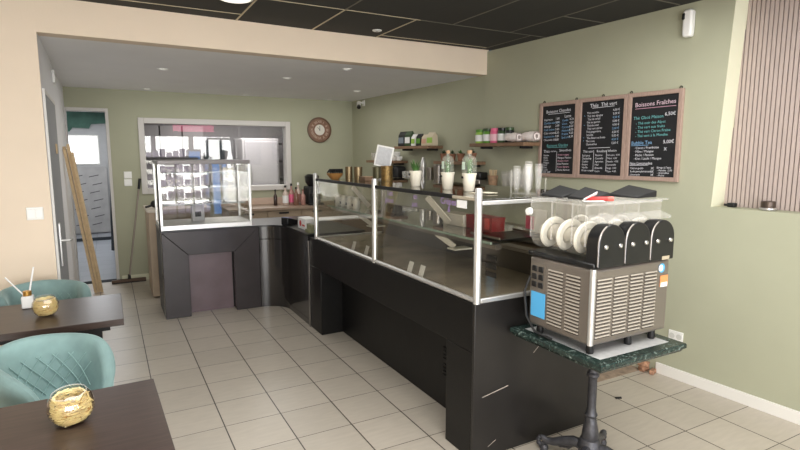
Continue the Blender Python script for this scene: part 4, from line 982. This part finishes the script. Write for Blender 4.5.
# black deck, tanks, augers, arched black front covers
MB().box(SX0-.004, SX1+.004, SY0-.004, SY1+.012, SZ1+.001, SZ1+.024).build('deck', M_bplast, t, bevel=.006)
TB, TT = SZ1+.027, 1.292
TC = [1.805, 1.967, 2.129]; TW = .077
for i, xc in enumerate(TC):
    # tank: rounded belly below, straight walls above
    prof = [(-TW, TT), (-TW, TB+.10)] + [(TW*math.cos(a), TB+.085+TW*math.sin(a)*1.05) for a in [PI+k*PI/10 for k in range(1, 10)]] + [(TW, TB+.10), (TW, TT)]
    mb = MB(); A = [(xc+u, SY0+.055, w) for u, w in prof]; B2 = [(xc+u, SY1+.008, w) for u, w in prof]
    mb.grid([A, B2]); mb.poly(A); mb.poly(B2[::-1])
    tk = mb.build('tank', M_tank, t)
    mb = MB()
    for y in (SY0+.055, SY0+.13, SY0+.25, SY1+.008):
        mb.bar((xc-TW-.0015, y, TB+.06), (xc-TW-.0015, y, TT), .006, .003)
    mb.bar((xc-TW-.001, SY0+.055, TT-.004), (xc-TW-.001, SY1+.008, TT-.004), .003, .006); mb.bar((xc+TW, SY0+.055, TT-.004), (xc+TW, SY1+.008, TT-.004), .004, .008); mb.bar((xc-TW, SY0+.055, TT-.004), (xc+TW, SY0+.055, TT-.004), .004, .008)
    mb.build('tank_ribs', M_clearp2, tk, smooth=False)
    MB().box(xc-TW-.002, xc+TW+.002, SY0+.022, SY1+.012, TT+.001, TT+.010).build('tank_cover', M_clearp, t, bevel=.003)
    # glossy slanted panel at the tank's front
    MB().prism([(SY0+.053, 1.245), (SY0+.0, 1.228), (SY0+.0, 1.216), (SY0+.053, 1.216)], xc-.07, xc+.07, axis='x').build('spout_shelf', M_clearp, t, smooth=False)
    # evaporator drum and ivory auger rings
    dr = MB().lathe([(.040, SY0+.06), (.040, SY1-.01)], (xc, 0, TB+.085), 24, 'y').build('cooling_drum', mat('drum_grey', (186, 180, 166), .3, .3), t)
    for y in (SY0+.095, SY0+.195, SY0+.295):
        mb = MB(); n = 28; rows = []
        for q in range(n+1):
            a = 2*PI*q/n; yy = y + .055*q/n
            rows.append([(xc+r*math.cos(a), yy+dy, TB+.085+r*math.sin(a)) for r, dy in ((.043, -.010), (.066, -.010), (.073, 0), (.066, .010), (.043, .010))])
        mb.grid(rows); mb.build('auger_ring', M_milk, dr)
    # arched cover
    cx0 = [1.763, 1.966, 2.136][i] if False else xc+.003
    W2 = .079; zb = SZ1+.004; zt = 1.212; za = zt-W2
    pts = [(cx0-W2, zb), (cx0+W2, zb)] + [(cx0+W2*math.cos(a), za+W2*math.sin(a)) for a in [k*PI/16 for k in range(17)]]
    c = MB().prism(pts, SY0-.016, SY0+.052, axis='y').build('front_cover', M_bplast, t, bevel=.006, segs=3)
    e = [(cx0-W2-.0015, zb+.01), (cx0-W2-.0015, za)]
    MB().tube([(e[0][0], SY0-.0145, e[0][1]), (e[1][0], SY0-.0145, e[1][1])] + [(cx0-(W2+.0015)*math.cos(k*PI/20), SY0-.0145, za+(W2+.0015)*math.sin(k*PI/20)) for k in range(1, 8)], .0035, 8).build('edge_trim', M_steel, c)
    for k in (-1, 1):
        MB().lathe([(.0105, -.004), (.0085, -.010), (.004, -.012)], (cx0+k*.043, SY0-.016, za-.012), 12, 'y').build('screw_cap', mat('screw_silver', (206, 204, 198), .2, .8), c)
# sloped black lids over the tanks
def lid(xc, yc, w, d, rot, z):
    mb = MB(); M = Matrix.Translation((xc, yc, z)) @ Matrix.Rotation(rot, 4, 'Z')
    V = [M @ Vector(p) for p in ((-w/2, -d/2, 0), (w/2, -d/2, 0), (w/2, d/2, 0), (-w/2, d/2, 0), (-w/2, -d/2, .008), (w/2, -d/2, .030), (w/2, d/2, .050), (-w/2, d/2, .012))]
    vs = [mb.bm.verts.new(v) for v in V]
    for f in ((3,2,1,0),(4,5,6,7),(0,1,5,4),(1,2,6,5),(2,3,7,6),(3,0,4,7)): mb.bm.faces.new([vs[q] for q in f])
    return mb.build('tank_lid', M_bmatte, t, bevel=.004)
lid(1.84, 1.82, .13, .12, .1, TT+.0105); lid(1.845, 1.66, .12, .13, .1, TT+.0105); lid(2.13, 1.66, .15, .15, .05, TT+.0105)
MB().tube([(SX0-.004, SY1-.01, .93), (SX0-.028, SY1-.0, .86), (SX0-.022, SY1-.01, .74), (SX0-.012, SY1-.06, BTZ+.02), (SX0-.004, SY1-.16, BTZ+.012)], .006, 8).build('power_cord', M_bmatte, t)
MB().lathe([(.016, -.02), (.018, -.004)], (SX0-.004, SY1+.0, 1.235), 14, 'x').build('side_knob', M_whitep, t)
simple('folded_paper', MB().bar((1.75, 1.60, TT+.013), (1.79, 1.565, TT+.045), .09, .002, (0, .3, 1)).bar((1.735, 1.59, TT+.0125), (1.80, 1.535, TT+.0125), .05, .002), M_paper, 'folded white paper on slush machine by the red marker', 'paper', smooth=False)
t = thing('red_marker', 'red plastic marker lying on top of slush machine', 'marker', (1.78, 1.565, TT+.012))
MB().tube([(1.765, 1.600, TT+.020), (1.835, 1.55, TT+.020)], .009, 10).build('barrel', M_red, t); MB().tube([(1.835, 1.55, TT+.020), (1.855, 1.536, TT+.020)], .0095, 10).build('cap', mat('coral_cap', (214, 96, 84), .4), t)

# ------------------------------------------------------------------ cafe tables, chairs and what stands on them
def cafe_table(label, x0, x1, y0, y1, rot):
    t = thing('cafe_table', label, 'table', ((x0+x1)/2, (y0+y1)/2, 0), rot, None)
    w, d = (x1-x0)/2, (y1-y0)/2
    MB().box(-w, w, -d, d, .688, .72).build('tabletop', M_tableW, t, world=False, bevel=.002, smooth=False)
    MB().box(-w+.06, w-.06, -d+.06, d-.06, .655, .687).build('apron', M_bmatte, t, world=False, smooth=False)
    for k in (-1, 1):
        MB().box(k*(w-.13)-.03, k*(w-.13)+.03, -.03, .03, .032, .654).build('leg', M_bmatte, t, world=False, bevel=.003)
        MB().box(k*(w-.13)-.04, k*(w-.13)+.04, -d+.06, d-.06, .0, .031).build('foot', M_bmatte, t, world=False, bevel=.004)
    return t
cafe_table('dark wood cafe table nearest the camera, glass bowl alone on it', -1.12, .108, 1.30, 1.965, .03)
cafe_table('dark wood cafe table by the beige wall, with reed diffuser on it', -1.16, .027, 2.80, 3.335, .0)

def tub_chair(label, loc, rot, R0=.165, wl=-.21, wr=-.02, back=.19):
    """rounded velvet chair; opens towards local -y; the left wing may reach further forward than the right"""
    t = thing('velvet_chair', label, 'chair', loc, rot, None)
    TH = .055
    L = [(-R0*(.86 if wl < -.1 else 1), wl), (-R0*.97, wl*.6), (-R0*1.03, wl*.2), (-R0*1.03, .06)]
    Rr = [(R0*1.03, .06), (R0*1.02, wr*.3+.02), (R0, wr)]
    path = L + [(-R0*1.03*math.cos(k*PI/14), .07+back*math.sin(k*PI/14)) for k in range(1, 14)] + Rr
    n = len(path); rows = []
    def nrm(i):
        q = Vector(path[min(i+1, n-1)])-Vector(path[max(i-1, 0)]); q.normalize(); return -q[1], q[0]
    for i, (x, y) in enumerate(path):
        u = (i-(n-1)/2)/((n-1)/2); au = abs(u)
        drop = (.02*au + (.05 if wl < -.1 else .10)*max(0, (au-.80)/.20)**2) if u < 0 else (.03*au + .13*max(0, (au-.72)/.28)**1.6)
        top = .765 - drop
        nx, ny = nrm(i); fl = .035
        prof = [(-.01, .40), (.012, .46), (fl*.6, .58), (fl, top-.05), (fl-.004, top-.018), (fl-.022, top), (fl-.046, top-.004), (fl-.062, top-.03), (fl*.6-TH, .60), (-TH, .48), (-TH-.004, .42)]
        if i in (0, n-1): prof = [(a*.55-.014, b2-.006) for a, b2 in prof]
        rows.append([(x+nx*a, y+ny*a, b2) for a, b2 in prof])
    mb = MB(); mb.grid(rows, False); k = len(rows[0])
    V = list(mb.bm.verts)
    mb.bm.faces.new(V[:k]); mb.bm.faces.new(V[-k:][::-1])
    for a in range(n-1): mb.bm.faces.new((V[a*k], V[(a+1)*k], V[(a+1)*k+k-1], V[a*k+k-1]))
    bk_ = mb.build('backrest', M_velvet, t, world=False)
    md = bk_.modifiers.new('round', 'SUBSURF'); md.levels = 1; md.render_levels = 2
    mb = MB()
    def inner(q, z):
        f = q*(n-1); i = int(min(f, n-2)); w_ = f-i
        def pt(i):
            nx, ny = nrm(i); kk = min(1, max(0, (z-.48)/.22)); a = -TH-.002 + (.035-.062+TH-.002)*kk
            return Vector((path[i][0]+nx*a, path[i][1]+ny*a, z))
        return pt(i)*(1-w_)+pt(i+1)*w_
    for k2 in range(6):
        for sg in (1, -1):
            pts = [inner(.38+.085*k2 + sg*(q/10.-.5)*.20, .52+.16*q/10) for q in range(11) if .36 < .38+.085*k2 + sg*(q/10.-.5)*.20 < .88]
            if len(pts) > 2: mb.tube(pts, .0018, 6)
    mb.build('quilting_seams', M_velvet2, t, world=False)
    MB().lathe([(.13, .40), (.165, .412), (.172, .445), (.155, .465), (.08, .472), (.001, .474)], (0, .0, 0), 28).build('seat', M_velvet, t, world=False)
    for x, y in ((-.11, -.09), (.11, -.09), (-.11, .13), (.11, .13)):
        MB().tube([(x, y, .405), (x*1.4, y*1.4, 0)], [.016, .010], 10).build('leg', M_bmatte, t, world=False)
    return t
tub_chair('teal velvet tub chair with quilted inside between the two dark tables', (-.205, 2.33, 0), .46, .185, -.23, -.01, .19)
tub_chair('teal velvet tub chair behind far table against the beige wall', (-.345, 3.48, 0), .10, .19, -.06, -.06, .17)

def straw_bowl(label, x, y, r, seed):
    t = thing('glass_bowl', label, 'bowl', (x, y, .721), 0, None)
    pr = [(r*.45, 0), (r*.75, r*.18), (r*.97, r*.55), (r, r*.85), (r*.9, r*1.25), (r*.72, r*1.5)]
    mb = MB().lathe(pr, n=32, cap=False); mb.lathe([(r*.45, 0), (.001, .001)], n=32, cap=False)
    b_ = mb.build('glass', glass('bowl_glass', (244, 238, 226), 1.5, .02, .06), t, world=False)
    b_.rotation_euler = (.10, -.06, 0)
    MB().torus(r*.72, .0018, (0, 0, r*1.5), 'z', 32, 6).build('rim', M_clearp2, b_, world=False)
    rnd = random.Random(seed); mb = MB()
    for k in range(520):
        a = rnd.random()*2*PI; hh = rnd.random(); zz = r*(.10+1.28*hh)
        rad = r*.90*math.sqrt(max(.12, 1-((zz-r*.78)/(r*.98))**2))*(.80+.12*rnd.random())
        p = Vector((rad*math.cos(a), rad*math.sin(a), zz)); d = Vector((-math.sin(a), math.cos(a), rnd.uniform(-.5, .5))).normalized()
        d = (d + Vector((-p.x, -p.y, 0))*rnd.uniform(0, 6)).normalized(); L = r*rnd.uniform(.25, .5)
        p.z = max(p.z, .010); d.z *= .4
        mb.bar(p-d*L/2, p+d*L/2, .0034, .0022)
    o = mb.build('golden_straw', M_straw, t, world=False, smooth=False); o['kind'] = 'stuff'; o.rotation_euler = (.10, -.06, 0)
    MB().lathe([(r*.42, r*.08), (r*.66, r*.3), (r*.8, r*.6), (r*.5, r*.8), (.001, r*.82)], n=20).build('filling', mat('amber_filling', (214, 170, 108), .5, .2, noise=.3, nscale=60), t, world=False)
    MB().lathe([(.019, r*.82), (.019, r*.82+.016)], n=16).build('tealight', mat('pale_wax', (240, 226, 206), .5, emit=.0), t, world=False)
straw_bowl('glass bowl of golden straw on the nearest dark table', -.132, 1.765, .062, 11)
straw_bowl('glass bowl of golden straw beside the reed diffuser', -.300, 3.05, .058, 12)
t = thing('reed_diffuser', 'white reed diffuser with gold cap and two white sticks', 'diffuser', (-.395, 3.24, .721))
MB().box(-.026, .026, -.026, .026, 0, .062).build('bottle', M_paper, t, world=False, bevel=.006)
MB().lathe([(.019, .0625), (.019, .086), (.010, .088)], n=16).build('cap', M_gold, t, world=False)
MB().tube([(.004, 0, .05), (.035, .01, .205)], .0042, 8).build('stick', M_paper, t, world=False)
MB().tube([(-.004, 0, .05), (-.085, .0, .165)], .0036, 8).build('stick', M_paper, t, world=False)

# ------------------------------------------------------------------ planks, floor squeegee and odds and ends
def plank(label, k, w, h, dy):
    x0, x1 = -.190+.030*k, LX(5.85)+.016+.030*k
    mb = MB(); mb.bar((x0, 6.60+dy, .012), (x1, 5.85+dy, h), .026, w, (0, 1, 0))
    simple('wood_plank', mb, M_pine, label, 'plank', 'planks leaning in the corner', smooth=False, bevel=.002)
plank('pine plank leaning by the doorway, against the grey wall itself', 0, .07, 1.55, 0)
plank('pine plank leaning by the doorway, middle one of the three', 1, .08, 1.57, .01)
plank('pine plank leaning by the doorway, outermost from the grey wall', 2, .06, 1.50, -.01)
t = thing('floor_squeegee', 'long-handled floor squeegee leaning on the back wall beside doorway', 'squeegee', (.16, 6.93, 0), .02)
MB().tube([(.155, 6.90, .07), (.322, 6.97, 1.13)], .010, 10).build('pole', mat('grey_pole', (150, 140, 130), .4, .4), t)
MB().tube([(.3155, 6.967, 1.09), (.333, 6.974, 1.21)], .014, 10).build('grip', M_bmatte, t)
MB().box(-.03, .33, 6.89, 6.93, .012, .045).build('head', mat('dark_wood_head', (86, 66, 50), .6), t, bevel=.004)
MB().box(-.03, .33, 6.905, 6.915, .0, .0115).build('blade', M_bmatte, t, smooth=False)
MB().lathe([(.018, .045), (.014, .10)], (.155, 6.905, 0), 10).build('socket', M_bmatte, t)
# niche ledge
def ledge_x(y, d): return RX(y)+d
t = thing('ledge_lamp_base', 'round dark metal pot standing on the ledge of slatted niche', 'pot', (ledge_x(1.70, .075), 1.70, NZ+.001))
MB().lathe([(.040, 0), (.044, .004), (.044, .012), (.040, .014)], n=24).build('base', M_alu, t, world=False)
MB().lathe([(.036, .0145), (.037, .048), (.032, .052)], n=24).build('body', mat('brown_metal', (92, 80, 72), .35, .6), t, world=False)
t = thing('small_clamp', 'small black clamp lying at the left end of niche ledge', 'clamp', (ledge_x(1.90, .08), 1.90, NZ+.001), RR)
MB().box(-.02, .02, -.022, .022, 0, .026).build('body', M_bmatte, t, world=False, bevel=.006)
MB().tube([(0, .02, .012), (0, .045, .012)], .007, 8).build('screw', M_bmatte, t, world=False)
t = thing('brick_fragment', 'broken terracotta brick piece on the floor where baseboard ends', 'brick', (3.20, 2.315, 0), .3)
rnd = random.Random(5); mb = MB(); mb.ball((0, 0, .036), .05, 1.05, .8, .72, 8)
for v in mb.bm.verts: v.co += Vector((rnd.uniform(-1, 1), rnd.uniform(-1, 1), rnd.uniform(-.6, .6)))*.010
for v in mb.bm.verts: v.co.z = max(v.co.z, .001)
mb.build('fragment', mat('broken_terracotta', (164, 124, 98), .9, noise=.45, nscale=30), t, world=False, smooth=False)
MB().box(-.045, .02, -.075, -.045, .001, .03).build('chip', mat('broken_terracotta', (176, 124, 88), .9), t, world=False, bevel=.006)
simple('floor_patch', MB().box(2.34, 3.2, 2.335, 2.44, .0008, .0035), mat('screed_brown', (150, 132, 114), .9, noise=.3, nscale=18), 'strip of bare brown screed on the floor behind bistro table', 'screed', smooth=False)
simple('floor_shard', MB().prism([(2.665, 2.11), (2.70, 2.095), (2.715, 2.11), (2.675, 2.125)], .001, .006), M_bmatte, 'small black shard lying on the pale floor tiles', 'debris', smooth=False)

# ------------------------------------------------------------------ street side seen only in reflections
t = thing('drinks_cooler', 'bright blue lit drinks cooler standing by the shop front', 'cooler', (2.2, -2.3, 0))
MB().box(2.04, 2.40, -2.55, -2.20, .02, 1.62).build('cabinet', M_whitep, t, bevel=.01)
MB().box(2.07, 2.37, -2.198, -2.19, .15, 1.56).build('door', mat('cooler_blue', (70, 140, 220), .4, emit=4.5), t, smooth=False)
t = thing('product_rack', 'grey rack of glowing lavender boxes standing in front of shop window', 'rack', (1.5, -2.35, 0))
for k in range(5): MB().box(.95, 2.02, -2.5, -2.2, .18+.3*k, .20+.3*k).build('shelf', M_alu, t, smooth=False)
for x in (.95, 1.3, 1.66, 2.02): MB().box(x-.015, x+.015, -2.52, -2.2, 0, 1.42).build('upright', M_steel, t, smooth=False)
M_lav = mat('glowing_lavender_card', (196, 186, 206), .6, emit=2.6)  # boxes given a glow of their own so they show in reflections
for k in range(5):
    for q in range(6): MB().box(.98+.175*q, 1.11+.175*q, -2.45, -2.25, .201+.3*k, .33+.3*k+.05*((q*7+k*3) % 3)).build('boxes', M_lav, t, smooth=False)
t = thing('folding_door', 'dark framed glass door of the shop front', 'door', (2.9, -2.45, 0))
for x in (2.62, 3.0, 3.38): MB().box(x-.03, x+.03, -2.5, -2.45, 0, 1.9).build('stile', M_dkf, t, smooth=False)
MB().box(2.62, 3.38, -2.5, -2.45, 1.901, 1.96).build('rail', M_dkf, t, smooth=False); MB().box(2.65, 3.35, -2.5, -2.45, .9, .96).build('rail', M_dkf, t, smooth=False)
t = thing('shop_awning', 'glowing pink awning valance hanging inside the shop front', 'awning', (2.0, -2.3, 2.1))
MB().box(1.7, 2.8, -2.32, -2.30, 2.12, 2.30).build('valance', mat('glowing_awning_pink', (236, 110, 146), .6, emit=4.5), t, smooth=False)  # cloth made to glow so its pink shows in the window reflection
MB().box(WX0, 3.5, -2.42, -2.40, 1.98, 2.34).build('reflection_mask', mat('grey_mask', (112, 108, 108), .8), t, smooth=False)  # unseen strip added to darken the upper opening in glass reflections

# ------------------------------------------------------------------ light, sky, camera
def area(name, loc, rot, sx, sy, power, col=(1, 1, 1)):
    l = bpy.data.lights.new(name, 'AREA'); l.shape = 'RECTANGLE'; l.size = sx; l.size_y = sy; l.energy = power; l.color = col
    o = bpy.data.objects.new(name, l); COL.objects.link(o); o.location = loc; o.rotation_euler = rot; return o
area('shopfront_daylight', (.6, FY-.25, 1.35), (PI/2+.42, 0, 0), 5.6, 2.1, 490, (1, .99, .97))
area('shop_fill', (1.2, .9, ZC-.03), (0, 0, 0), 3.2, 2.6, 115, (1, .985, .95))  # unseen soft panel added under the ceiling to lift shadows in the shop
area('alcove_fill', (1.5, 5.6, ZS-.03), (0, 0, 0), 2.4, 1.8, 22, (1, .97, .93))  # unseen panel added to brighten the alcove, separate from its spotlights
area('kitchen_fill', (1.8, 8.4, 2.25), (0, 0, 0), 1.4, 1.2, 60, (1, .98, .96))  # no fixture here: added so the room behind the window reads lighter
area('passage_fill', (-.36, 9.6, 2.27), (0, 0, 0), .7, 2.4, 48, (.95, .97, 1))  # added overhead fill that brightens the passage beyond the doorway
w = bpy.data.worlds.new('sky'); SC.world = w; w.use_nodes = True
nt = w.node_tree; bg = nt.nodes['Background']
sky = nt.nodes.new('ShaderNodeTexSky'); sky.sky_type = 'HOSEK_WILKIE'; sky.turbidity = 5; sky.sun_direction = (-.4, -.6, .7)
nt.links.new(sky.outputs['Color'], bg.inputs['Color']); bg.inputs['Strength'].default_value = 1.0

cam = bpy.data.cameras.new('camera'); co = bpy.data.objects.new('camera', cam); COL.objects.link(co)
cam.sensor_width = 36; cam.lens = 36*535.4/800; cam.clip_start = .05; cam.clip_end = 100
co.location = (0, 0, 1.5)
yaw, pit = .49914, .1326
co.rotation_euler = (PI/2 - pit, 0, -yaw)
SC.camera = co
SC.view_settings.view_transform = 'Standard'
SC.view_settings.look = 'None'
SC.view_settings.exposure = 0
SC.cycles.max_bounces = 8; SC.cycles.transparent_max_bounces = 32; SC.cycles.glossy_bounces = 4
SC.cycles.caustics_reflective = False; SC.cycles.caustics_refractive = False
SC.cycles.use_denoising = True
